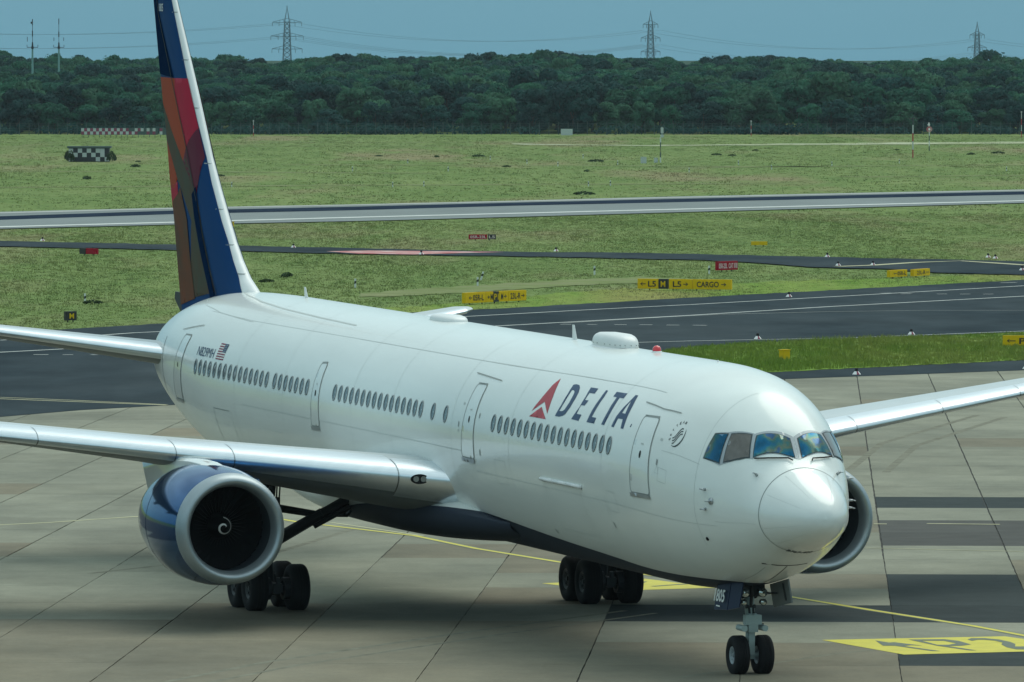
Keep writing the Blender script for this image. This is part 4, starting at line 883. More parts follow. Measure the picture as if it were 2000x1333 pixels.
V, F = strip([(55.6, 10.4), (55.2, 9.7), (54.6, 8.9), (54.1, 8.3), (53.6, 7.7), (53.2, 7.2)], .5); V = np.array(V); mesh_obj('livery_panel', np.stack([V[:, 0], fin_y(V[:, 0], V[:, 1], .04), V[:, 1]], 1), F, 'navy_dark', fin)
V, F = text2d('1805', 60.28, 59.69, 15.63, 15.86, 0); V = np.array(V); mesh_obj('fleet_number', np.stack([V[:, 0], fin_y(V[:, 0], V[:, 1], .05), V[:, 1]], 1), F, 'white_mark', fin)
for z in (15.6, 14.2, 12.8, 11.2, 9.9, 8.9, 8.1):
    x0 = float(fLE(z)); X = np.array([x0 + .02, x0 + .12, x0 + .3, x0 + .3, x0 + .12, x0 + .02]); Zq = np.array([z, z, z, z + .03, z + .03, z + .03])
    mesh_obj('leading_edge_joint', np.stack([X, fin_y(X, Zq, .012), Zq], 1), [(0, 1, 4, 5), (1, 2, 3, 4)], 'seam', fin)
# APU intake door, standing open on the far side of the fin root
b_ = MB(); b_.prism([(59.55, 6.62), (60.3, 7.0), (60.25, 7.22), (58.7, 7.22), (58.42, 6.9)], -.42, -.36, 0, Matrix(((1, 0, 0, 0), (0, 0, 1, 0), (0, 1, 0, 0), (0, 0, 0, 1))))
b_.tube((59.3, -.36, 6.6), (59.4, -.36, 7.1), .03, n=6); b_.build('intake_door', 'gear_dark', pl)

# ---- engines ----
EX, EZ, EY = 22.9, 2.75, 7.99
def engine(side):
    org = (EX, EY * side, EZ); ax = (1, 0, 0)
    b = MB(); b.lathe([(.40, 1.425), (.8, 1.48), (1.4, 1.53), (2.2, 1.55), (3.1, 1.53), (4.0, 1.42), (4.7, 1.28), (5.0, 1.22), (4.95, 1.16), (4.0, 1.1)], org, ax, 72)
    e = b.build('engine', 'navy', pl, True)
    b = MB(); b.lathe([(.405, 1.43), (.25, 1.405), (.12, 1.365), (.05, 1.32), (.01, 1.275), (0, 1.24), (.02, 1.20), (.08, 1.155), (.2, 1.11), (.38, 1.085), (.42, 1.08)], org, ax, 72); b.build('inlet_lip', 'lip_metal', e, True)
    b = MB(); b.lathe([(.40, 1.08), (.7, 1.085), (1.2, 1.12), (1.55, 1.17)], org, ax, 64); b.build('inlet_duct', 'duct', e, True)
    b = MB(); b.lathe([(1.62, 1.18), (1.62, .01)], org, ax, 48); b.build('fan_case', 'dark', e)
    b = MB()
    for k in range(38):
        a = 2 * math.pi * k / 38; V = []
        for r, tw, ch in ((.33, .25, .16), (.75, .6, .22), (1.15, 1.0, .26)):
            for s_ in (-.5, .5):
                da = s_ * ch * math.sin(tw) / r; V.append((EX + 1.42 + s_ * ch * math.cos(tw) * .7, EY * side + r * math.cos(a + da), EZ + r * math.sin(a + da)))
        b.add(V, [(0, 1, 3, 2), (2, 3, 5, 4)])
    fn = b.build('fan', 'fan_dark', e); fn['kind'] = 'stuff'
    b = MB(); prof = [(.82, .001), (.86, .06), (.95, .13), (1.08, .21), (1.22, .28), (1.40, .335), (1.5, .34)]; b.lathe(prof, org, ax, 32); sp_ = b.build('spinner', 'fan_dark', e, True)
    # painted spiral: a comma-shaped ribbon on the cone
    V = []; F = []; n = 40
    for i in range(n + 1):
        t_ = i / n; a = 2.6 - t_ * 7.2; r = .02 + .225 * t_ ** .75; w_ = .05 * (1 - t_ * .45) * min(1, t_ * 5 + .35)
        for s_ in (-.5, .5):
            rr = max(.003, r + s_ * w_); xx = np.interp(rr, [p[1] for p in prof], [p[0] for p in prof]); V.append((EX + xx - .012, EY * side + rr * math.cos(a), EZ + rr * math.sin(a)))
    F = [(2 * i, 2 * i + 1, 2 * i + 3, 2 * i + 2) for i in range(n)]; mesh_obj('spinner_spiral', V, F, 'white_mark', e)
    b = MB(); b.lathe([(4.6, 1.0), (5.2, .86), (6.2, .66), (6.6, .58), (6.55, .5)], org, ax, 40); b.build('core_cowl', 'grey_metal', e, True)
    b = MB(); b.lathe([(6.2, .4), (6.9, .28), (7.6, .02)], org, ax, 24); b.build('exhaust_plug', 'duct', e, True)
    # cowl joints
    b = MB(); b.lathe([(.395, 1.428), (.42, 1.432)], org, ax, 72); b.build('cowl_joint', 'seam', e)
    b = MB(); b.lathe([(3.05, 1.536), (3.075, 1.535)], org, ax, 72); b.build('cowl_joint', 'navy_dark', e)
    # strake and chine at the top
    b = MB(); b.prism([(1.6, 0), (2.6, 0), (2.5, .16), (2.1, .16)], -.015, .015, 0, Matrix.Translation((EX, EY * side, EZ)) @ Matrix.Rotation(R(48) * side, 4, 'X') @ Matrix(((1, 0, 0, 0), (0, 0, 1, 0), (0, 1, 0, 1.53), (0, 0, 0, 1)))); b.build('strake', 'navy', e)
    # pylon: side profile with rounded width
    top = [(24.15, 4.13), (24.5, 4.25), (25.2, 4.34), (26.2, 4.36), (27.4, 4.33), (29.5, 4.32), (32.05, 4.0)]; bot = [(24.15, 4.05), (25.2, 4.0), (26.2, 3.9), (27.4, 3.7), (28.6, 3.45), (29.8, 3.25), (31.2, 3.12)]
    bot[-1] = (31.25, 3.1); V = []; F = []
    for (xt, zt), (xb, zb) in zip(top, bot):
        wd = .30 if xt > 24.3 else .12
        if xt > 31: wd = .05
        sec = [(0, 1.0), (.6, .985), (.92, .9), (1, .7), (1, 0)]; ring = [(xb + (xt - xb) * q_[1], EY * side + wd * q_[0], zb + (zt - zb) * q_[1]) for q_ in sec] + [(xb + (xt - xb) * q_[1], EY * side - wd * q_[0], zb + (zt - zb) * q_[1]) for q_ in sec[::-1][:-1]]
        V += ring
    N_ = len(ring)
    for i in range(len(top) - 1):
        for j in range(N_): F.append((i * N_ + j, i * N_ + (j + 1) % N_, (i + 1) * N_ + (j + 1) % N_, (i + 1) * N_ + j))
    F += [tuple(range(N_))[::-1], tuple((len(top) - 1) * N_ + j for j in range(N_))]
    autosmooth(mesh_obj('pylon', V, F, 'white_paint', pl), 40)
for s_ in (1, -1): engine(s_)

# ---- wheels and landing gear ----
def wheel(x, y, rad, wd, rimm):
    zc = zg(x) + rad - .03
    hw = wd / 2; rr = rad * .45
    b = MB(); b.lathe([(-hw * .35, .05), (-hw * .35, rr * .55), (-hw * .75, rr * .8), (-hw * .8, rr), (hw * .8, rr), (hw * .75, rr * .8), (hw * .45, rr * .5), (hw * .5, .05)], (x, y, zc), (0, 1, 0), 24)
    b.tube((x, y - hw * .6, zc), (x, y + hw * .75, zc), rr * .28, rr * .22, 12)
    for k in range(8):
        a = 2 * math.pi * k / 8; b.tube((x + rr * .68 * math.cos(a), y - hw * .72, zc + rr * .68 * math.sin(a)), (x + rr * .68 * math.cos(a), y + hw * .72, zc + rr * .68 * math.sin(a)), rr * .1, n=6)
    w_ = b.build('wheel', rimm, pl); autosmooth(w_, 40)
    prof = [(-hw * .78, rr), (-hw * .92, rr * 1.15), (-hw, rad * .68), (-hw * .97, rad * .82), (-hw * .86, rad * .93), (-hw * .66, rad * .985), (-hw * .45, rad), ]
    for gx_ in (-.3, 0, .3): prof += [(hw * (gx_ - .04), rad), (hw * (gx_ - .03), rad - .014), (hw * (gx_ + .03), rad - .014), (hw * (gx_ + .04), rad)]
    prof += [(hw * .45, rad), (hw * .66, rad * .985), (hw * .86, rad * .93), (hw * .97, rad * .82), (hw, rad * .68), (hw * .92, rr * 1.15), (hw * .78, rr)]
    b = MB(); b.lathe(prof, (x, y, zc), (0, 1, 0), 40); autosmooth(b.build('tyre', 'tyre', w_), 50)
    return zc
# nose gear
for s_ in (1, -1): zn = wheel(NG, .305 * s_, .475, .37, 'rim_white')
b = MB(); b.tube((NG + .02, 0, zn + .95), (NG + .30, 0, 3.0), .115, .14, 16); b.tube((NG, 0, zn + .1), (NG + .02, 0, zn + 1.0), .075, .075, 14)
g_ = b.build('nose_gear', 'gear_paint', pl); autosmooth(g_)
b = MB(); b.tube((NG, -.24, zn), (NG, .24, zn), .055, n=12); b.box(NG - .09, NG + .09, -.09, .09, zn - .09, zn + .12); b.build('axle', 'gear_paint', g_)
b = MB(); b.box(NG - .26, NG - .05, -.20, .20, zn + .74, zn + .97); b.box(NG - .24, NG + .12, -.12, .12, zn + .56, zn + .74); b.box(NG - .20, NG - .04, -.10, -.02, zn + .95, zn + 1.0); b.box(NG - .20, NG - .04, .02, .10, zn + .95, zn + 1.0)
st_ = b.build('steering_collar', 'gear_paint', g_)
for s_ in (1, -1):
    b = MB(); b.tube((NG - .36, .26 * s_, zn + .66), (NG + .1, .26 * s_, zn + .66), .075, n=14); b.build('steering_cylinder', 'gear_paint', g_, False)
    b = MB(); b.tube((NG - .27, .22 * s_, 2.33), (NG - .12, .22 * s_, 2.33), .115, .09, 18); h_ = b.build('taxi_light', 'gear_dark', g_)
    b = MB(); b.lathe([(0, .098), (-.02, .07), (-.035, .02)], (NG - .275, .22 * s_, 2.33), (1, 0, 0), 18); b.build('lens', 'lamp_glass', h_, True)
    b = MB(); b.tube((NG - .25, .245 * s_, 2.10), (NG - .12, .245 * s_, 2.10), .085, .07, 16); h_ = b.build('taxi_light', 'gear_dark', g_)
    b = MB(); b.lathe([(0, .07), (-.02, .05), (-.03, .01)], (NG - .255, .245 * s_, 2.10), (1, 0, 0), 16); b.build('lens', 'lamp_glass', h_, True)
b = MB(); b.tube((NG - .12, .05, zn + .92), (NG - .03, .05, zn + 1.18), .03, n=8); b.tube((NG - .12, -.05, zn + .92), (NG - .03, -.05, zn + 1.18), .03, n=8)
b.tube((NG + .0, -.12, zn + 1.16), (NG + .0, .12, zn + 1.16), .05, n=10); b.tube((NG - .1, -.30, zn + .74), (NG - .1, -.18, zn + .74), .02, n=6); b.build('torque_links', 'gear_dark', g_)
b = MB(); b.tube((NG + .1, .16, 2.2), (NG + .9, .2, 2.75), .05, n=8); b.tube((NG + .1, -.16, 2.2), (NG + .9, -.2, 2.75), .05, n=8); b.tube((NG - .02, 0, 1.95), (NG - .25, 0, 2.95), .04, n=8)
b.box(NG - .06, NG + .12, -.34, .34, 2.22, 2.56); b.tube((NG, -.46, 2.3), (NG, .46, 2.3), .025, n=6); b.build('drag_brace', 'gear_dark', g_)
b = MB(); b.tube((NG - .03, .09, zn - .1), (NG - .03, .09, zn + .6), .04, n=8); b.tube((NG - .11, -.02, zn - .02), (NG - .11, .14, zn - .02), .022, n=6); b.box(NG - .13, NG - .02, -.075, .075, zn + .02, zn + .56); b.build('tow_fitting', 'gear_paint', g_)
# nose gear doors
def plate(name, a, b_, c, d, th_, m, par, mi=None):
    a, b_, c, d = map(Vector, (a, b_, c, d)); n = (b_ - a).cross(d - a).normalized() * th_; V = [a, b_, c, d, a + n, b_ + n, c + n, d + n]
    return mesh_obj(name, V, [(0, 1, 2, 3), (4, 7, 6, 5), (0, 4, 5, 1), (1, 5, 6, 2), (2, 6, 7, 3), (3, 7, 4, 0)], m, par)
d1 = plate('gear_door', (6.15, .56, 2.56), (5.25, .54, 2.60), (5.2, .66, 1.93), (6.1, .68, 1.87), .03, 'door_navy', pl)
plate('gear_door', (5.22, .53, 2.60), (4.75, .40, 2.66), (4.72, .52, 2.02), (5.18, .65, 1.93), .03, 'door_navy', pl)
V, F = text2d('1805', 0, 1, 0, 1); o_ = Vector((6.09, .675, 2.08)); ux = Vector((-.72, -.01, .01)); uz = Vector((.02, -.055, .30))
mesh_obj('fleet_number', [o_ + ux * a + uz * b2 + Vector((0, .02, 0)) for a, b2 in V], F, 'white_mark', d1)
mesh_obj('stencil', [(5.88, .705, 1.97), (5.6, .705, 1.97), (5.6, .70, 2.0), (5.88, .70, 2.0)], [(0, 1, 2, 3)], 'white_mark', d1)
d2 = plate('gear_door', (5.45, -.50, 2.50), (4.2, -.52, 2.72), (4.2, -.62, 2.15), (5.45, -.60, 1.94), .04, 'under_grey', pl)
plate('door_rib', (4.55, -.49, 2.6), (4.48, -.49, 2.6), (4.48, -.58, 2.18), (4.55, -.58, 2.18), .02, 'gear_dark', d2)
b = MB(); b.tube((NG, -.15, 2.3), (5.0, -.54, 2.32), .022, n=6); b.build('door_link', 'gear_dark', d2)
# main gear
GXm = NG + 26.2
for s_ in (1, -1):
    y0 = 4.65 * s_
    for dx in (-.72, .72):
        for dy in (-.57, .57): zc = wheel(GXm + dx, y0 + dy, .625, .50, 'rim_dark')
    b = MB(); b.tube((GXm, y0, zc + .05), (GXm - .05, y0 + .12 * s_, zc + 1.4), .16, .17, 16); b.tube((GXm - .05, y0 + .12 * s_, zc + 1.3), (GXm - .15, y0 + .35 * s_, 4.0), .25, .27, 16)
    g_ = b.build('main_gear', 'gear_dark', pl); autosmooth(g_)
    b = MB(); b.tube((GXm - .85, y0, zc), (GXm + .85, y0, zc), .15, n=12); b.build('bogie_beam', 'gear_dark', g_)
    for dx in (-.72, .72):
        b = MB(); b.tube((GXm + dx, y0 - .5, zc), (GXm + dx, y0 + .5, zc), .085, n=10)
        b.lathe([(-.12, .2), (-.12, .30), (.12, .30), (.12, .2)], (GXm + dx, y0 - .3, zc), (0, 1, 0), 16); b.lathe([(-.12, .2), (-.12, .30), (.12, .30), (.12, .2)], (GXm + dx, y0 + .3, zc), (0, 1, 0), 16); b.build('axle', 'gear_dark', g_)
    b = MB(); b.box(GXm - .93, GXm - .78, y0 - .12, y0 + .12, zc - .1, zc + .14); b.box(GXm - .98, GXm - .88, y0 - .05, y0 + .05, zc + .1, zc + .3); b.build('beam_end_fitting', 'gear_dark', g_)
    # side brace running inboard and up, with a lock link
    b = MB(); M0 = Vector((GXm - .1, y0, zc + 1.15)); M1 = Vector((GXm - 1.2, y0 - 2.35 * s_, 3.25)); u = (M1 - M0).normalized(); n_ = u.cross(Vector((1, 0, 0))).normalized()
    for (a, c, r) in ((M0, M0.lerp(M1, .55), .17), (M0.lerp(M1, .5), M1, .13)): b.tube(a, c, r, r * .9, 8)
    b.tube(M0.lerp(M1, .42) - n_ * .18, M1 - n_ * .22, .085, n=8); b.tube(M0.lerp(M1, .5) - n_ * .05, M0.lerp(M1, .5) + n_ * .12, .1, n=8); b.build('side_brace', 'gear_dark', g_)
    b = MB(); K = M0.lerp(M1, .52); b.tube(K, Vector((GXm - .1, y0 + .1 * s_, zc + 2.15)), .09, .11, 8); b.tube(K, K + Vector((-.1, -.75 * s_, -.02)), .06, .05, 8)
    b.tube(K + Vector((-.1, -.6 * s_, 0)), M1 + Vector((0, .2 * s_, -.05)), .045, n=6); b.tube(K + Vector((-.1, -.75 * s_, 0)), M1 + Vector((0, 0, 0)), .045, n=6); b.build('lock_link', 'gear_dark', g_)
    b = MB(); b.tube((GXm - .15, y0 + .1 * s_, zc + 1.2), (GXm - 1.5, y0 + .3 * s_, 3.6), .10, n=8)
    for q_ in range(5): b.tube((GXm - .25, y0 - .12 * s_ + .05 * q_ * s_, zc + 1.0), (GXm - .3 - .03 * q_, y0 - .25 * s_ + .1 * q_ * s_, 3.7), .022, n=5)
    b.box(GXm - .4, GXm - .2, y0 - .2, y0 + .3, zc + 1.9, zc + 2.4); b.build('drag_strut', 'gear_dark', g_)
    plate('gear_door', (GXm - .8, y0 + .75 * s_, 3.7), (GXm + .9, y0 + .75 * s_, 3.7), (GXm + .8, y0 + .55 * s_, zc + 1.2), (GXm - .7, y0 + .55 * s_, zc + 1.2), .05, 'under_grey', pl)

# ================= airfield signs =================
def arrow2d(x0, x1, y0, y1, left):
    h = y1 - y0; m_ = (y0 + y1) / 2; t = h * .07; L_ = x1 - x0; hd = min(L_ * .5, h * .42)
    v = [(x0 + hd * .25, m_ - t), (x1, m_ - t), (x1, m_ + t), (x0 + hd * .25, m_ + t), (x0, m_), (x0 + hd, m_ + hd * .75), (x0 + hd + t * 1.6, m_ + hd * .6), (x0 + t * 2.2, m_), (x0 + hd + t * 1.6, m_ - hd * .6), (x0 + hd, m_ - hd * .75)]
    f = [(0, 1, 2, 3), (4, 7, 6, 5), (4, 9, 8, 7)]
    if not left: v = [(x0 + x1 - a, b) for a, b in v]
    return v, f
def sign(a, b, h, panels, label, group=None, z0=.03, depth=.22, legs=True):
    """a, b: left and right foot of the face as seen from the stands; panels: (f0, f1, colour, [(kind, f0, f1)], ink)"""
    a = Vector((a[0], a[1], 0)); b = Vector((b[0], b[1], 0)); d = b - a; W_ = d.length; ang = math.atan2(d.y, d.x)
    s_ = empty('taxiway_sign', (a.x, a.y, 0), ang, label, 'sign', group)
    for (f0, f1, colr, items, ink) in panels:
        mb_ = MB(); mb_.box(f0 * W_ + .01, f1 * W_ - .01, 0, depth, z0, z0 + h); p_ = mb_.build('sign_panel', colr, s_)
        mb_ = MB(); mb_.box(f0 * W_ + .03, f1 * W_ - .03, -.012, -.001, z0 + .03 * h, z0 + .97 * h); face = mb_.build('sign_face', colr, p_)
        for (txt, g0, g1) in items:
            x0, x1 = g0 * W_, g1 * W_; y0, y1 = z0 + .2 * h, z0 + .78 * h
            if txt in '<>': v, f = arrow2d(x0, x1, y0, y1, txt == '<')
            else: v, f = text2d(txt, x0, x1, y0, y1)
            mesh_obj('sign_text', [(p[0], -.02, p[1]) for p in v], f, ink, p_)
    if legs:
        n = max(2, int(W_ / 1.6) + 1)
        for i in range(n):
            mb_ = MB(); x = W_ * (i + .5) / n; mb_.tube((x, depth / 2, -.08), (x, depth / 2, z0), .04, n=6); mb_.build('leg', 'sign_black', s_)
    return s_
SG = GF['signs']; Yl, Bk, Rd = 'sign_yellow', 'sign_black', 'sign_red'
sign(SG[0], SG[1], .62, [(0, .335, Yl, [('<', .06, .11), ('05R-L', .125, .30)], Bk), (.335, .46, Yl, [('<', .36, .40), ('M', .41, .45)], Bk), (.46, .55, Bk, [('P1', .47, .54)], Yl), (.55, .70, Yl, [('M', .58, .615), ('>', .625, .67)], Bk), (.70, 1, Yl, [('23L-R', .735, .90), ('>', .91, .965)], Bk)], 'long yellow direction sign reading 05R-L, M, P1, M, 23L-R beside the taxiway')
sign(SG[2], SG[3], .62, [(0, .225, Yl, [('<', .03, .09), ('L5', .115, .20)], Bk), (.225, .325, Bk, [('M', .25, .30)], Yl), (.335, .59, Yl, [('L5', .38, .47), ('>', .49, .545)], Bk), (.59, 1, Yl, [('CARGO', .635, .87), ('>', .895, .95)], Bk)], 'wide yellow sign reading L5, M, L5, CARGO with black arrows on the grass verge')
sign(SG[4], SG[5], .60, [(0, .5, Rd, [('05R-23L', .04, .46)], 'sign_white'), (.5, 1, Rd, [('CAT II/III', .53, .96)], 'sign_white')], 'red runway sign with pale lettering 05R-23L CAT II/III above the cargo sign')
sign(SG[6], SG[7], .46, [(0, 1, Yl, [('<', .2, .38), ('05R-L', .42, .92)], Bk)], 'small yellow sign reading 05R-L with arrow to the left')
sign(SG[8], SG[9], .46, [(0, 1, Yl, [('23L-R', .2, .72), ('>', .74, .92)], Bk)], 'small yellow sign reading 23L-R with arrow to the right')
sign(SG[10], (26.9, 425.0), .52, [(0, 1, Yl, [('<', .10, .30), ('P1', .38, .62)], Bk)], 'yellow sign with left arrow and P at the right edge of the grass island')
sign(SG[14], SG[15], .50, [(0, 1, Bk, [('M', .3, .72)], Yl)], 'small black sign with a yellow letter M beside the left taxiway')
b_ = MB(); b_.box(.60, .70, .0, .25, .1, .64)
sign(SG[16], SG[17], .42, [(0, .38, Bk, [], Yl), (.38, 1, Rd, [], Rd)], 'dark and red runway sign seen edge-on left of the tail')
sign(SG[18], SG[19], .38, [(0, .68, Rd, [('05R-23L', .06, .64)], 'sign_white'), (.70, 1, Bk, [('L5', .74, .96)], 'sign_white')], 'low red runway sign with a black end panel near the runway')
sign(SG[20], SG[21], .28, [(0, .5, Yl, [], Bk), (.5, 1, Yl, [], Bk)], 'blank yellow sign seen from behind in long grass')
def cabinet(x, y, w_, d_, h, m, label, cat, lidm=None):
    s_ = empty('equipment_cabinet', (x, y, 0), .5, label, cat)
    mb_ = MB(); mb_.box(-w_ / 2, w_ / 2, -d_ / 2, d_ / 2, -.08, h); mb_.build('housing', m, s_)
    mb_ = MB(); mb_.box(-w_ / 2 - .03, w_ / 2 + .03, -d_ / 2 - .03, d_ / 2 + .03, h, h + .04); mb_.build('lid', lidm or m, s_)
    mb_ = MB(); mb_.box(-w_ / 2 + .06, w_ / 2 - .06, -d_ / 2 - .012, -d_ / 2, .05, h - .06); mb_.build('door', m, s_)
cabinet(13.12, 406.6, .40, .35, .48, 'sign_yellow', 'small yellow box on the grass island behind the nose', 'box')
cabinet(-23.85, 717, .42, .4, .42, 'sign_yellow', 'yellow box on the runway verge just right of the tail', 'box')
cabinet(GF['far'][12][0], GF['far'][12][1], .62, .5, .72, 'hut_white', 'pale green cabinet left of the wind mast', 'cabinet')
cabinet(GF['far'][13][0], GF['far'][13][1], .36, .4, .55, 'hut_white', 'smaller pale cabinet at the foot of the wind mast', 'cabinet')

# ---- taxiway edge lights on striped skirts ----
def edge_light(name, loc, label, group=None):
    e_ = empty('edge_light', loc, 0, label, 'edge light', group)
    b_ = MB(); n = 8
    for k in range(n):
        a0, a1 = 2 * math.pi * k / n, 2 * math.pi * (k + 1) / n
        V = [(.20 * math.cos(a0), .20 * math.sin(a0), .02), (.20 * math.cos(a1), .20 * math.sin(a1), .02), (.085 * math.cos(a1), .085 * math.sin(a1), .17), (.085 * math.cos(a0), .085 * math.sin(a0), .17)]
        b_.add(V, [(0, 1, 2, 3)], 0 if k % 4 != 2 else 1)
    b_.build('skirt', ['white_mark', 'checker_red'], e_)
    b_ = MB(); b_.lathe([(.17, .09), (.2, .075), (.26, .08), (.31, .06), (.32, .001)], (0, 0, 0), (0, 0, 1), 12); b_.build('lamp', 'dark', e_, True)
    return e_
def copy_tree(o, par=None):
    c = o.copy(); C.objects.link(c)
    if par is not None: c.parent = par
    for ch in o.children: copy_tree(ch, c)
    return c
CN = GF['cones']
clab = ['striped edge light on the apron edge right above the nose', 'striped edge light cut by the right frame edge by the apron', 'striped edge light on the near taxiway line above the nose', 'striped edge light on the taxiway line right of centre', 'striped edge light on the far taxiway side under the cargo sign', 'dark-topped edge light on the far edge of the distant taxiway', 'edge light on the pale line of the distant taxiway, right one', 'edge light on the pale line of the distant taxiway, left one', 'right one of a close pair of edge lights at the far right', 'left one of a close pair of edge lights at the far right', 'edge light at the right frame edge by the distant taxiway', 'lone pale edge light on the distant taxiway at far left', 'edge light on the distant taxiway just right of the tail', 'pale edge light on the distant taxiway right of the red marking', 'small dark edge light standing on the red marking']
L0 = None
for (x, y), lb in zip(CN, clab):
    if L0 is None: L0 = edge_light('edge_light', (x, y, .012), lb)
    else: c = copy_tree(L0); c.location = (x, y, .012); c['label'] = lb
# ---- black and white marker posts ----
def post(loc, label, tilt=0, s=1, group=None):
    e_ = empty('marker_post', loc, 0, label, 'marker post', group); e_.rotation_euler = (0, tilt, 0); e_.scale = (s, s, s)
    b_ = MB(); b_.prism([(-.06, -.03), (.06, -.03), (.045, .04), (-.045, .04)], -.08, .40); b_.prism([(-.06, -.03), (.06, -.03), (.045, .04), (-.045, .04)], .40, .55, 0, Matrix.Rotation(0, 4, 'Z')); b_.build('shaft', 'post_white', e_)
    b_ = MB(); b_.add([(-.064, -.035, .22), (.064, -.035, .27), (.064, -.035, .42), (-.064, -.035, .37), (-.05, .045, .22), (.05, .045, .27), (.05, .045, .42), (-.05, .045, .37)], [(0, 1, 2, 3), (4, 7, 6, 5), (0, 4, 5, 1), (3, 2, 6, 7), (1, 5, 6, 2), (0, 3, 7, 4)]); b_.build('band', 'black_mark', e_)
    return e_
P_ = GF['posts']; lb = ['white marker post with black band left of the tilted pair', 'tilted white marker post, the far one of the leaning pair', 'white marker post at the foot of the tilted one', 'upright white marker post between tilted pair and red sign', 'white marker post beside the red runway sign', 'pale marker post beside a dark shrub left of the tail']
p0 = None
for i, (x, y) in enumerate(P_):
    if p0 is None: p0 = post((x, y, -.05), lb[0])
    else:
        c = copy_tree(p0); c.location = (x, y, -.05); c['label'] = lb[i]
        if i == 1: c.rotation_euler = (0, R(18), 0)
far_p = [(-33, 935), (-31, 935), (-13.2, 935), (-9.8, 940), (8.5, 940), (11, 945), (-43, 1080), (-14, 1135), (2, 1130), (6, 1105), (14, 1120), (30, 1120), (42, 1110), (52, 1135), (33, 1075), (-8, 1060), (-20, 1060), (22, 1050), (62, 1060), (-3, 1170), (10, 1190)]
for x, y in far_p:
    c = copy_tree(p0); c.location = (x, y, -.05); c['label'] = 'tiny white marker post in the far grass beyond the runway'; c['group'] = 'tiny marker posts beyond the runway'

# ---- masts ----
def mast(i, h, r, bands, label, nm='striped_mast', top=None):
    x, y = GF['far'][i]; e_ = empty(nm, (x, y, -.05), 0, label, 'mast')
    n = len(bands)
    for k, m in enumerate(bands):
        b_ = MB(); b_.tube((0, 0, h * k / n), (0, 0, h * (k + 1) / n), r, n=8); b_.build('mast_section', m, e_)
    return e_, h
e_, h = mast(0, 5.8, .09, ['mast_red', 'hut_white', 'mast_red', 'hut_white', 'gear_dark'], 'tall red and white mast with a dark bracket near the right edge')
b_ = MB(); b_.tube((-.55, 0, 5.5), (.6, 0, 5.55), .07, n=6); b_.tube((-.35, 0, 5.0), (0, 0, 5.5), .05, n=5); b_.tube((.35, 0, 5.0), (0, 0, 5.5), .05, n=5); b_.tube((0, 0, 5.6), (.3, 0, 6.2), .06, n=6); b_.build('antenna_bracket', 'gear_dark', e_)
e_, h = mast(1, 3.1, .07, ['fence_grey', 'post_white', 'fence_grey', 'post_white'], 'post with a round red and white disc right of the tall mast')
b_ = MB(); b_.tube((0, -.06, 3.3), (0, .06, 3.3), .44, n=20); dsc = b_.build('disc', 'red_ground', e_); b_ = MB(); b_.tube((0, -.075, 3.3), (0, -.065, 3.3), .17, n=14); b_.build('disc_centre', 'white_mark', dsc)
b_ = MB(); b_.tube((-.05, 0, 3.75), (-.05, 0, 4.3), .1, n=8); b_.box(-.28, .12, -.1, .1, 3.9, 4.02); b_.build('lamp_head', 'white_mark', e_)
e_, h = mast(2, 3.4, .08, ['post_white', 'fence_grey', 'dirt', 'fence_grey', 'post_white'], 'banded wind mast with a pale head in the middle distance')
b_ = MB(); b_.box(0, .42, -.2, .2, 3.4, 3.75); b_.box(.02, .40, -.2, .2, 3.95, 4.7); b_.tube((.2, 0, 3.3), (.2, 0, 4.8), .06, n=6); b_.build('instrument_head', 'hut_white', e_)
for i, lb in ((3, 'thin red and white pole at the wood edge right of the wind mast'), (4, 'thin striped pole at the wood edge right of the tail'), (5, 'striped pole at the wood edge by the right frame edge')):
    e_, h = mast(i, 2.6 if i < 5 else 4.3, .06, ['mast_red', 'hut_white', 'mast_red', 'hut_white'], lb); b_ = MB(); b_.tube((0, 0, h), (0, 0, h + .25), .12, n=8); b_.build('lamp_head', 'hut_white', e_)

# ---- chequered monitor hut and chequered barrier ----
hx0, hy = -60.4, 1150
hut = empty('equipment_hut', (hx0, hy, -.05), 0, 'low hut chequered black and white in the far grass at left', 'hut')
b_ = MB(); b_.box(.1, 5.6, 0, 2.6, 0, 1.85); b_.build('wall', 'gear_dark', hut); b_ = MB(); b_.box(-.1, 5.85, -.2, 2.8, 1.85, 2.1); b_.build('roof', 'fence_grey', hut)
pn = MB().__class__
for c_ in range(9):
    for r_ in range(3):
        if ((c_ + r_) % 2 == 0 and (c_, r_) not in ((2, 0), (4, 0), (8, 2))) or (c_, r_) in ((0, 1), (8, 0), (7, 2)):
            b_ = MB(); b_.box(.12 + c_ * .61, .12 + (c_ + 1) * .61 - .02, -.04, -.005, .05 + r_ * .58, .05 + (r_ + 1) * .58); b_.build('white_panel', 'hut_white', hut)
br = empty('chequered_barrier', (-75.3, 1478, -.05), .09, 'long red and white chequered barrier at the wood edge left of the tail', 'barrier')
b_ = MB(); b_.box(0, 13.4, .05, .12, .45, 1.62); b_.box(14.2, 15.3, .05, .12, .45, 1.62)
for i in range(15): b_.tube((i * .97 + .3, .15, 0), (i * .97 + .3, .15, 1.7), .05, n=5)
b_.build('frame', 'fence_grey', br)
for c_ in range(26):
    for r_ in range(2):
        x0 = c_ * .52 + (.7 if c_ > 24 else 0)
        if c_ > 15 and random.random() < .25: continue
        b_ = MB(); b_.box(x0, x0 + .50, 0, .04, .5 + r_ * .56, .5 + r_ * .56 + .54); b_.build('chequer_panel', 'hut_white' if (c_ + r_) % 2 else 'checker_red', br)
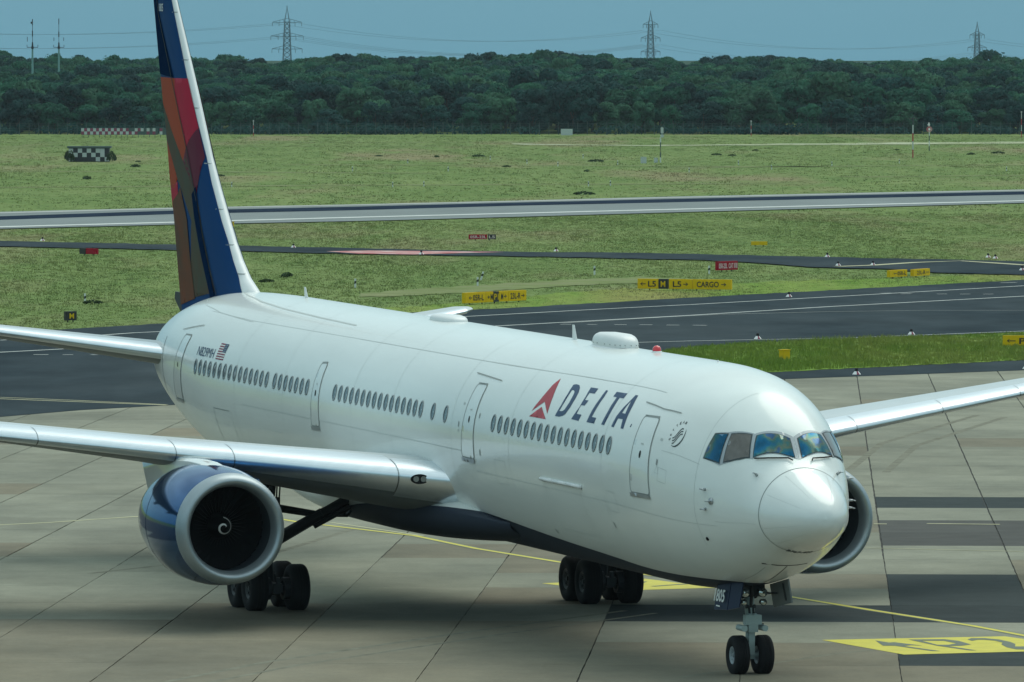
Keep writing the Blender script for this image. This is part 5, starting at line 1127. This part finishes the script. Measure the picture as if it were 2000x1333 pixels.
# perimeter fence
fp = GF['fence']; fe = empty('perimeter_fence', (0, 0, 0), 0, 'dark wire fence with thin posts running along the foot of the wood', 'fence')
nf = 110; b_ = MB(); b_.tube((0, 0, 0), (0, 0, 2.1), .06, n=5); b_.tube((0, 0, 2.1), (0, -.25, 2.4), .04, n=5); pm = None
for i in range(nf):
    t_ = i / (nf - 1); x = fp[0][0] * (1 - t_) + fp[1][0] * t_; y = 1519 - .1 * x * 0 + 3 * math.sin(x * .03)
    if pm is None: pm = b_.build('fence_post', 'fence_grey', fe); pm.location = (x, y, -.06)
    else: c = pm.copy(); C.objects.link(c); c.parent = fe; c.location = (x, y, -.06)
b_ = MB()
for k in range(7):
    for i in range(nf - 1):
        x0 = fp[0][0] + (fp[1][0] - fp[0][0]) * i / (nf - 1); x1 = fp[0][0] + (fp[1][0] - fp[0][0]) * (i + 1) / (nf - 1); b_.add([(x0, 1519 + 3 * math.sin(x0 * .03), .2 + .3 * k), (x1, 1519 + 3 * math.sin(x1 * .03), .2 + .3 * k), (x1, 1519 + 3 * math.sin(x1 * .03), .24 + .3 * k), (x0, 1519 + 3 * math.sin(x0 * .03), .24 + .3 * k)], [(0, 1, 2, 3)])
b_.build('fence_wires', 'fence_grey', fe)['kind'] = 'stuff'
b_ = MB(); b_.box(0, 2.1, 0, .1, 0, 1.15)
gt = empty('fence_panel', (8.75, 1515, -.05), 0, 'pale grey metal panel in the fence line near the middle', 'panel'); b_.build('sheet', 'hut_white', gt)

# ---- vegetation ----
def clump_mesh(name, lobes, nleaf, leaf, m, seed):
    r_ = np.random.default_rng(seed); V = []; NR = []
    for (cx_, cy_, cz_, rx, ry, rz_) in lobes:
        n = nleaf; d = r_.normal(size=(n, 3)); d /= np.linalg.norm(d, axis=1, keepdims=True); d[:, 2] = np.where(d[:, 2] < -.35, -d[:, 2] * .5, d[:, 2]); rad = .80 + .28 * r_.random((n, 1)); c = np.array([cx_, cy_, cz_]) + d * rad * np.array([rx, ry, rz_])
        u = np.cross(d, r_.normal(size=(n, 3))); u /= np.linalg.norm(u, axis=1, keepdims=True) + 1e-9; w_ = np.cross(d, u) + d * r_.normal(size=(n, 1)) * .55
        s1 = leaf * (.6 + .8 * r_.random((n, 1))); s2 = leaf * (.5 + .7 * r_.random((n, 1)))
        q_ = np.stack([c - u * s1, c - w_ * s2, c + u * s1, c + w_ * s2 * .9], 1); V.append(q_.reshape(-1, 3)); nn = d * .8 + np.array([0, 0, .5]) + r_.normal(size=(n, 3)) * .5; NR.append(np.repeat(nn / np.linalg.norm(nn, axis=1, keepdims=True), 4, axis=0))
    V = np.concatenate(V); nf_ = len(V) // 4; me = bpy.data.meshes.new(name); me.vertices.add(len(V)); me.vertices.foreach_set('co', V.ravel().astype(np.float32))
    me.loops.add(nf_ * 4); me.loops.foreach_set('vertex_index', np.arange(nf_ * 4, dtype=np.int32)); me.polygons.add(nf_); me.polygons.foreach_set('loop_start', np.arange(0, nf_ * 4, 4, dtype=np.int32)); me.update(calc_edges=True); me.materials.append(MT[m]); NR = np.concatenate(NR); me.normals_split_custom_set_from_vertices(NR.tolist()); return me
def lobes_for(seed, h, w_):
    r_ = np.random.default_rng(seed); L_ = [(0, 0, h * .60, w_ * .36, w_ * .36, h * .34)]
    for k in range(15):
        a = r_.random() * 6.28; q_ = r_.random(); rr = w_ * (.20 + .20 * r_.random()); L_.append((rr * math.cos(a), rr * math.sin(a), h * (.22 + .58 * q_), w_ * (.11 + .12 * r_.random()), w_ * (.11 + .12 * r_.random()), h * (.08 + .08 * r_.random())))
    L_ += [(w_ * .2 * math.cos(a), w_ * .2 * math.sin(a), h * .84, w_ * .18, w_ * .18, h * .12) for a in (r_.random() * 6, r_.random() * 6 + 2)]
    return L_
TM = []
for s_ in range(8):
    wd = (7.5, 9.0, 6.2, 8.2, 7.0, 9.6, 5.6, 8.0)[s_]; TM.append(clump_mesh('crown', lobes_for(s_ + 10, 9.2, wd), 330, .24, ('leaf_a', 'leaf_b', 'leaf_a', 'leaf_c', 'leaf_b', 'leaf_a', 'leaf_c', 'leaf_b')[s_], s_))
bt = MB(); bt.tube((0, 0, -.2), (0, 0, 3.2), .22, .15, 7); bt.tube((0, 0, 3.0), (.9, .2, 5.2), .13, .06, 5); bt.tube((0, 0, 2.8), (-.8, -.3, 5.0), .12, .05, 5); bt.tube((0, 0, 3.2), (.1, 0, 6.8), .13, .04, 5)
tm = bt.build('trunk', 'bark'); tme = tm.data; bpy.data.objects.remove(tm)
cnt = 0; mass = []
row = 0; y = 1533.0
while y < 2010:
    half = .0606 * y + 12; sp_ = 5.6 + row * .02
    x = -half + random.random() * 4
    while x < half:
        px_, py_ = x + random.uniform(-1.4, 1.4), y + random.uniform(-2.6, 2.6)
        sc_ = (.95 + .05 * math.sin(px_ * .045 + 1) + .05 * math.sin(px_ * .13)) * random.uniform(.84, 1.16) * (.90 if row < 2 else 1.0) * (1.12 if random.random() < .12 else 1)
        if abs(px_ + 55) < 1: pass
        if cnt < 300:
            t_ = bpy.data.objects.new('tree', None); C.objects.link(t_); t_.location = (px_, py_, terr(py_) - .05); t_.scale = (sc_ * random.uniform(.9, 1.15), sc_, sc_ * (random.uniform(.85, 1.05))); t_.rotation_euler = (0, 0, random.uniform(0, 6.28))
            t_.location.z -= (1.3 if row < 2 else 0); tag(t_, 'dark green leafy tree of the dense wood beyond the airfield', 'tree', 'trees of the wood beyond the airfield')
            for nm_, me_ in (('crown', random.choice(TM)), ('trunk', tme)):
                c = bpy.data.objects.new(nm_, me_); C.objects.link(c); c.parent = t_
            cnt += 1
        else: mass.append((px_, py_, terr(py_) - .05, sc_, random.uniform(0, 6.28)))
        x += sp_ * random.uniform(.85, 1.2)
    y += 7.0 if row < 12 else 9.5; row += 1
# the rest of the wood reads as one mass: crowns scattered on points
wc = bpy.data.collections.new('wood_crowns')
for k_, me_ in enumerate(TM):
    me2 = me_; ob_ = bpy.data.objects.new('crown_form', me2); wc.objects.link(ob_)
me = bpy.data.meshes.new('wood'); me.from_pydata([(x, y, z) for x, y, z, s_, r_ in mass], [], [])
for nm_, vals in (('size', [m_[3] * (.97 + .07 * math.sin(m_[0] * .11) * math.cos(m_[1] * .02)) for m_ in mass]), ('turn', [m_[4] for m_ in mass])):
    at = me.attributes.new(nm_, 'FLOAT', 'POINT'); at.data.foreach_set('value', vals)
o = bpy.data.objects.new('wood', me); C.objects.link(o); tag(o, 'dense dark wood stretching behind the first rows of trees', 'wood', None, 'stuff')
gn = bpy.data.node_groups.new('wood', 'GeometryNodeTree'); gn.interface.new_socket('Geometry', in_out='INPUT', socket_type='NodeSocketGeometry'); gn.interface.new_socket('Geometry', in_out='OUTPUT', socket_type='NodeSocketGeometry')
N = gn.nodes; gi = N.new('NodeGroupInput'); go = N.new('NodeGroupOutput'); ip = N.new('GeometryNodeInstanceOnPoints'); ci = N.new('GeometryNodeCollectionInfo'); ci.inputs['Collection'].default_value = wc; ci.inputs['Separate Children'].default_value = True
def attr(n_):
    a_ = N.new('GeometryNodeInputNamedAttribute'); a_.data_type = 'FLOAT'; a_.inputs['Name'].default_value = n_; return a_.outputs['Attribute']
cx_ = N.new('ShaderNodeCombineXYZ'); gn.links.new(attr('turn'), cx_.inputs[2]); e2r = N.new('FunctionNodeEulerToRotation'); gn.links.new(cx_.outputs[0], e2r.inputs[0])
gn.links.new(gi.outputs[0], ip.inputs['Points']); gn.links.new(ci.outputs[0], ip.inputs['Instance']); ip.inputs['Pick Instance'].default_value = True
gn.links.new(e2r.outputs[0], ip.inputs['Rotation']); gn.links.new(attr('size'), ip.inputs['Scale']); gn.links.new(ip.outputs[0], go.inputs[0])
mo = o.modifiers.new('scatter', 'NODES'); mo.node_group = gn
print('trees', cnt, 'mass', len(mass))
# undergrowth at the foot of the wood
UM = clump_mesh('undergrowth', [(random.uniform(-112, 112), 1524 + random.uniform(-2, 4), .5, random.uniform(1.5, 3.5), 1.2, random.uniform(.6, 1.6)) for _ in range(110)], 90, .26, 'leaf_b', 77)
o = bpy.data.objects.new('undergrowth', UM); C.objects.link(o); tag(o, 'low undergrowth along the foot of the wood behind the fence', 'undergrowth', None, 'stuff')
# shrubs and weed clumps in the airfield grass
SM = [clump_mesh('foliage', [(0, 0, .35, .8, .6, .4), (.7, .1, .25, .5, .5, .3), (-.6, -.1, .22, .5, .4, .26)], 70, .13, 'shrub_leaf', 90 + s_) for s_ in range(3)]
for i, (x, y) in enumerate(GF['shrubs'] + [(-59.9, 1148.5), (-54.4, 1148.5), (-60.5, 1152)]):
    t_ = empty('shrub', (x, y, -.08), i, 'low dark weed clump in the far airfield grass', 'shrub', 'weed clumps in the airfield grass')
    s_ = (.62 if y > 800 else .42) * (1.0 + .3 * math.sin(i * 2.3)); t_.scale = (s_ * 1.25, s_, s_ * (.75 if y > 800 else .9))
    if i == 0: t_['label'] = 'dark shrub beside the pale marker post left of the tail'; del t_['group']
    if i in (21, 22, 23): t_.scale = (.62, .7, 2.0); t_['label'] = 'dark shrub growing against the chequered hut'; t_['group'] = 'shrubs against the hut'
    f_ = bpy.data.objects.new('foliage', SM[i % 3]); C.objects.link(f_); f_.parent = t_
    b_ = MB(); b_.tube((0, 0, 0), (.1, 0, .4), .03, n=5); b_.build('stem', 'bark', t_)
# grass blades and tufts
def tufts(name, area, n, h, wd, spread, m, loops_out, seed, z=-.08, loops_in=None, label=None):
    r_ = np.random.default_rng(seed); y0, y1 = area; y = np.sqrt(r_.random(n) * (y1**2 - y0**2) + y0**2); x = (r_.random(n) * 2 - 1) * (.0606 * y + 1.5); P = np.stack([x, y], 1); k = np.ones(n, bool)
    for lp in loops_out: k &= ~inside(P, [lp])
    if loops_in: k &= inside(P, loops_in)
    P = P[k]; n = len(P); B = 5; V = np.zeros((n, B, 3, 3))
    # patchy height
    hh = h * (.45 + .8 * r_.random(n)) * (.75 + .35 * np.sin(P[:, 0] * .31 + P[:, 1] * .05) * np.sin(P[:, 1] * .043 + 1))
    for b in range(B):
        a = r_.random(n) * 6.28; off = (r_.random((n, 2)) - .5) * spread; bx = P + off; w_ = wd * (.35 + .4 * r_.random(n)); lean = (r_.random((n, 2)) - .5) * wd * 2.5
        V[:, b, 0] = np.stack([bx[:, 0] - np.cos(a) * w_, bx[:, 1] - np.sin(a) * w_, np.full(n, z)], 1); V[:, b, 1] = np.stack([bx[:, 0] + np.cos(a) * w_, bx[:, 1] + np.sin(a) * w_, np.full(n, z)], 1)
        V[:, b, 2] = np.stack([bx[:, 0] + lean[:, 0], bx[:, 1] + lean[:, 1], z + hh * (.7 + .5 * r_.random(n))], 1)
    V = V.reshape(-1, 3); nf_ = len(V) // 3; me = bpy.data.meshes.new(name); me.vertices.add(len(V)); me.vertices.foreach_set('co', V.ravel().astype(np.float32)); me.loops.add(nf_ * 3); me.loops.foreach_set('vertex_index', np.arange(nf_ * 3, dtype=np.int32)); me.polygons.add(nf_); me.polygons.foreach_set('loop_start', np.arange(0, nf_ * 3, 3, dtype=np.int32)); me.update(calc_edges=True); me.materials.append(MT[m + '_blade'])
    # blades take the light like the ground they grow on
    me.normals_split_custom_set_from_vertices([(0, 0, 1)] * len(me.vertices))
    o = bpy.data.objects.new(name, me); C.objects.link(o); tag(o, label, 'grass', None, 'stuff')
OUT = [GF['taxi'], GF['taxi2'], GF['runway']]
tufts('grass', (430, 780), 70000, .11, .045, .5, 'grass', OUT + [GF['dirt1']], 1, label='uneven green grass around the taxiways')
tufts('grass', (780, 1530), 26000, .14, .10, 1.0, 'grass', OUT, 2, label='far green grass between runway and wood')
tufts('grass', (385, 465), 60000, .24, .03, .25, 'island_grass', [], 3, .03, [GF['island']], label='long grass on the island behind the nose')

# ================= masts and power line behind the wood =================
def lattice(x, y, H, wb, wt, arms, label, zb, peak):
    e_ = empty('power_pylon', (x, y, zb), .15, label, 'pylon')
    b_ = MB(); n = 14; hs = [H * (1 - (1 - i / n)**1.15) for i in range(n + 1)]
    def cor(h_): w_ = wb + (wt - wb) * min(1, h_ / (H * .86)); return [Vector((sx * w_ / 2, sy * w_ / 2, h_)) for sx, sy in ((-1, -1), (1, -1), (1, 1), (-1, 1))]
    Hb = H - peak
    hs = [Hb * i / n for i in range(n + 1)]
    for i in range(n):
        A, B = cor(hs[i]), cor(hs[i + 1])
        for k in range(4):
            b_.tube(A[k], B[k], .16, n=4, cap=False); b_.tube(A[k], B[(k + 1) % 4], .09, n=4, cap=False); b_.tube(A[(k + 1) % 4], B[k], .09, n=4, cap=False); b_.tube(B[k], B[(k + 1) % 4], .08, n=4, cap=False)
    for c_ in cor(Hb): b_.tube(c_, (0, 0, H), .12, n=4, cap=False)
    b_.tube((0, 0, H - .5), (0, 0, H + .6), .14, n=5); b_.build('lattice_tower', 'pylon_steel_hazed', e_)
    for z_, L_ in arms:
        b_ = MB()
        for s_ in (-1, 1):
            for sy in (-.5, .5):
                b_.tube((0, sy, z_), (s_ * L_, 0, z_ + .1), .13, n=4); b_.tube((0, sy, z_ + 1.5), (s_ * L_, 0, z_ + .15), .10, n=4)
            for q_ in (.25, .5, .75): b_.tube((s_ * L_ * q_, 0, z_), (s_ * L_ * q_, 0, z_ + 1.5 * (1 - q_)), .07, n=4)
        a_ = b_.build('cross_arm', 'pylon_steel_hazed', e_)
        b_ = MB()
        for s_ in (-1, 1):
            for q_ in (.55, 1.0): b_.tube((s_ * L_ * q_, 0, z_), (s_ * L_ * q_, 0, z_ - 1.3), .10, n=5)
        b_.build('insulators', 'pylon_steel_hazed', a_)
    return e_
D = 3000; kx = D / 16510.35
def zat(py, d=0): return 14.81 + (102.9 - py) * (D + d) / 16510.35
def xat(px, d=0): return (px - 1000) * (D + d) / 16510.35
zb = 2
lattice(xat(561), D, zat(15) - zb, 3.6, 1.6, [(zat(43) - zb - .3, 5.2), (zat(70) - zb - .3, 5.8), (zat(95) - zb - .3, 5.4)], 'leftmost of the three lattice power pylons above the wood', zb, 5)
lattice(xat(1270.5, 150), D + 150, zat(24) - zb + .6, 3.4, 1.5, [(zat(46) - zb, 2.8), (zat(74) - zb, 3.6), (zat(102) - zb, 3.6)], 'middle of the three lattice power pylons above the wood', zb, 4.5)
lattice(xat(1908, 300), D + 300, zat(43) - zb + .5, 3.2, 1.4, [(zat(66) - zb, 2.9), (zat(93) - zb, 3.7)], 'rightmost of the three lattice power pylons above the wood', zb, 4)
def wire_span(name, A, B, sag, r, label):
    b_ = MB(); n = 26; pr_ = None
    for i in range(n + 1):
        t_ = i / n; p_ = Vector(A).lerp(Vector(B), t_); p_.z -= 4 * sag * t_ * (1 - t_)
        if pr_ is not None: b_.tube(pr_, p_, r, n=4, cap=False)
        pr_ = p_
    return b_
wl = empty('power_line', (0, 0, 0), 0, 'sagging power cables strung between the three pylons', 'power line')
for px0, px1, D0, D1, rowsA, rowsB in ((561, 1270.5, D, D + 150, (46, 70, 73), (60, 88, 90)), (1270.5, 1908, D + 150, D + 300, (60, 88), (78, 104)), (-560, 561, D - 150, D, (30, 60), (46, 72)), (1908, 2700, D + 300, D + 450, (78, 104), (92, 116))):
    for s_ in (-1, 1):
        for ra, rb in zip(rowsA, rowsB):
            A = (xat(px0, D0 - D) + s_ * 4, D0, zat(ra, D0 - D)); B = (xat(px1, D1 - D) + s_ * 3.2, D1, zat(rb, D1 - D)); wire_span('cable', A, B, 5.2, .055, '').build('cable', 'wire', wl)
# radio masts standing in the wood
def radio(px, py_top, py_bot, label, variant):
    Dm = 1725 if variant else 1640; k = Dm / 16510.35; x = (px - 1000) * k; zt = 14.81 + (102.9 - py_top) * k; z0 = terr(Dm); e_ = empty('radio_mast', (x, Dm, z0), 0, label, 'radio mast')
    pz = 14.81 + (102.9 - 93) * k - z0; H = zt - z0
    b_ = MB(); b_.tube((0, 0, 0), (0, 0, pz), .30, .17, 10); b_.build('pole', 'mast_green', e_)
    b_ = MB(); b_.tube((0, 0, pz), (0, 0, H), .05, n=6); b_.tube((0, 0, pz), (0, 0, pz + 1.0), .2, .12, 8); b_.tube((0, 0, pz + 2.1), (0, 0, pz + 3.2), .11, .11, 6); b_.tube((0, 0, H - 1.2), (0, 0, H - .0), .09, n=6); b_.build('antenna', 'gear_dark', e_)
    b_ = MB(); L_ = 1.05
    b_.tube((-L_, 0, pz), (L_, 0, pz), .06, n=6); b_.tube((0, -L_, pz), (0, L_, pz), .06, n=6); b_.tube((0, 0, pz - .3), (0, 0, pz + .15), .26, .26, 10)
    b_.build('platform', 'gear_dark', e_)
    b_ = MB()
    for s_ in (-1, 1): b_.tube((s_ * L_, 0, pz), (s_ * L_, 0, pz + .5), .05, n=5); b_.tube((s_ * L_ * .95, 0, pz + (1.3 if variant else 1.1)), (s_ * L_ * .95, 0, pz + 2.0), .06, n=5) if (variant or s_ < 0) else None
    b_.build('dipoles', 'gear_dark', e_)
    if not variant: b_ = MB(); b_.box(-.35, -.05, -.05, .05, H - .9, H - .5); b_.build('small_dish', 'gear_dark', e_)
radio(64, 38, 150, 'green radio mast with a small dish, left one of the pair at left', 0); radio(115.5, 37, 136, 'green radio mast with side dipoles, right one of the pair at left', 1)
# airfield haze
HAZE = 0.000032
if HAZE:
    b_ = MB(); b_.box(-700, 700, -30, 3600, -1.1, 42); hz_ = b_.build('haze', None); m = bpy.data.materials.new('haze'); m.use_nodes = True; t = m.node_tree; t.nodes.clear()
    v = t.nodes.new('ShaderNodeVolumePrincipled'); v.inputs['Color'].default_value = (.72, .88, .95, 1); v.inputs['Density'].default_value = HAZE; v.inputs['Anisotropy'].default_value = .2; oo = t.nodes.new('ShaderNodeOutputMaterial'); t.links.new(v.outputs[0], oo.inputs['Volume'])
    hz_.data.materials.append(m); tag(hz_, 'thin bluish haze lying over the whole airfield', 'haze', None, 'stuff')
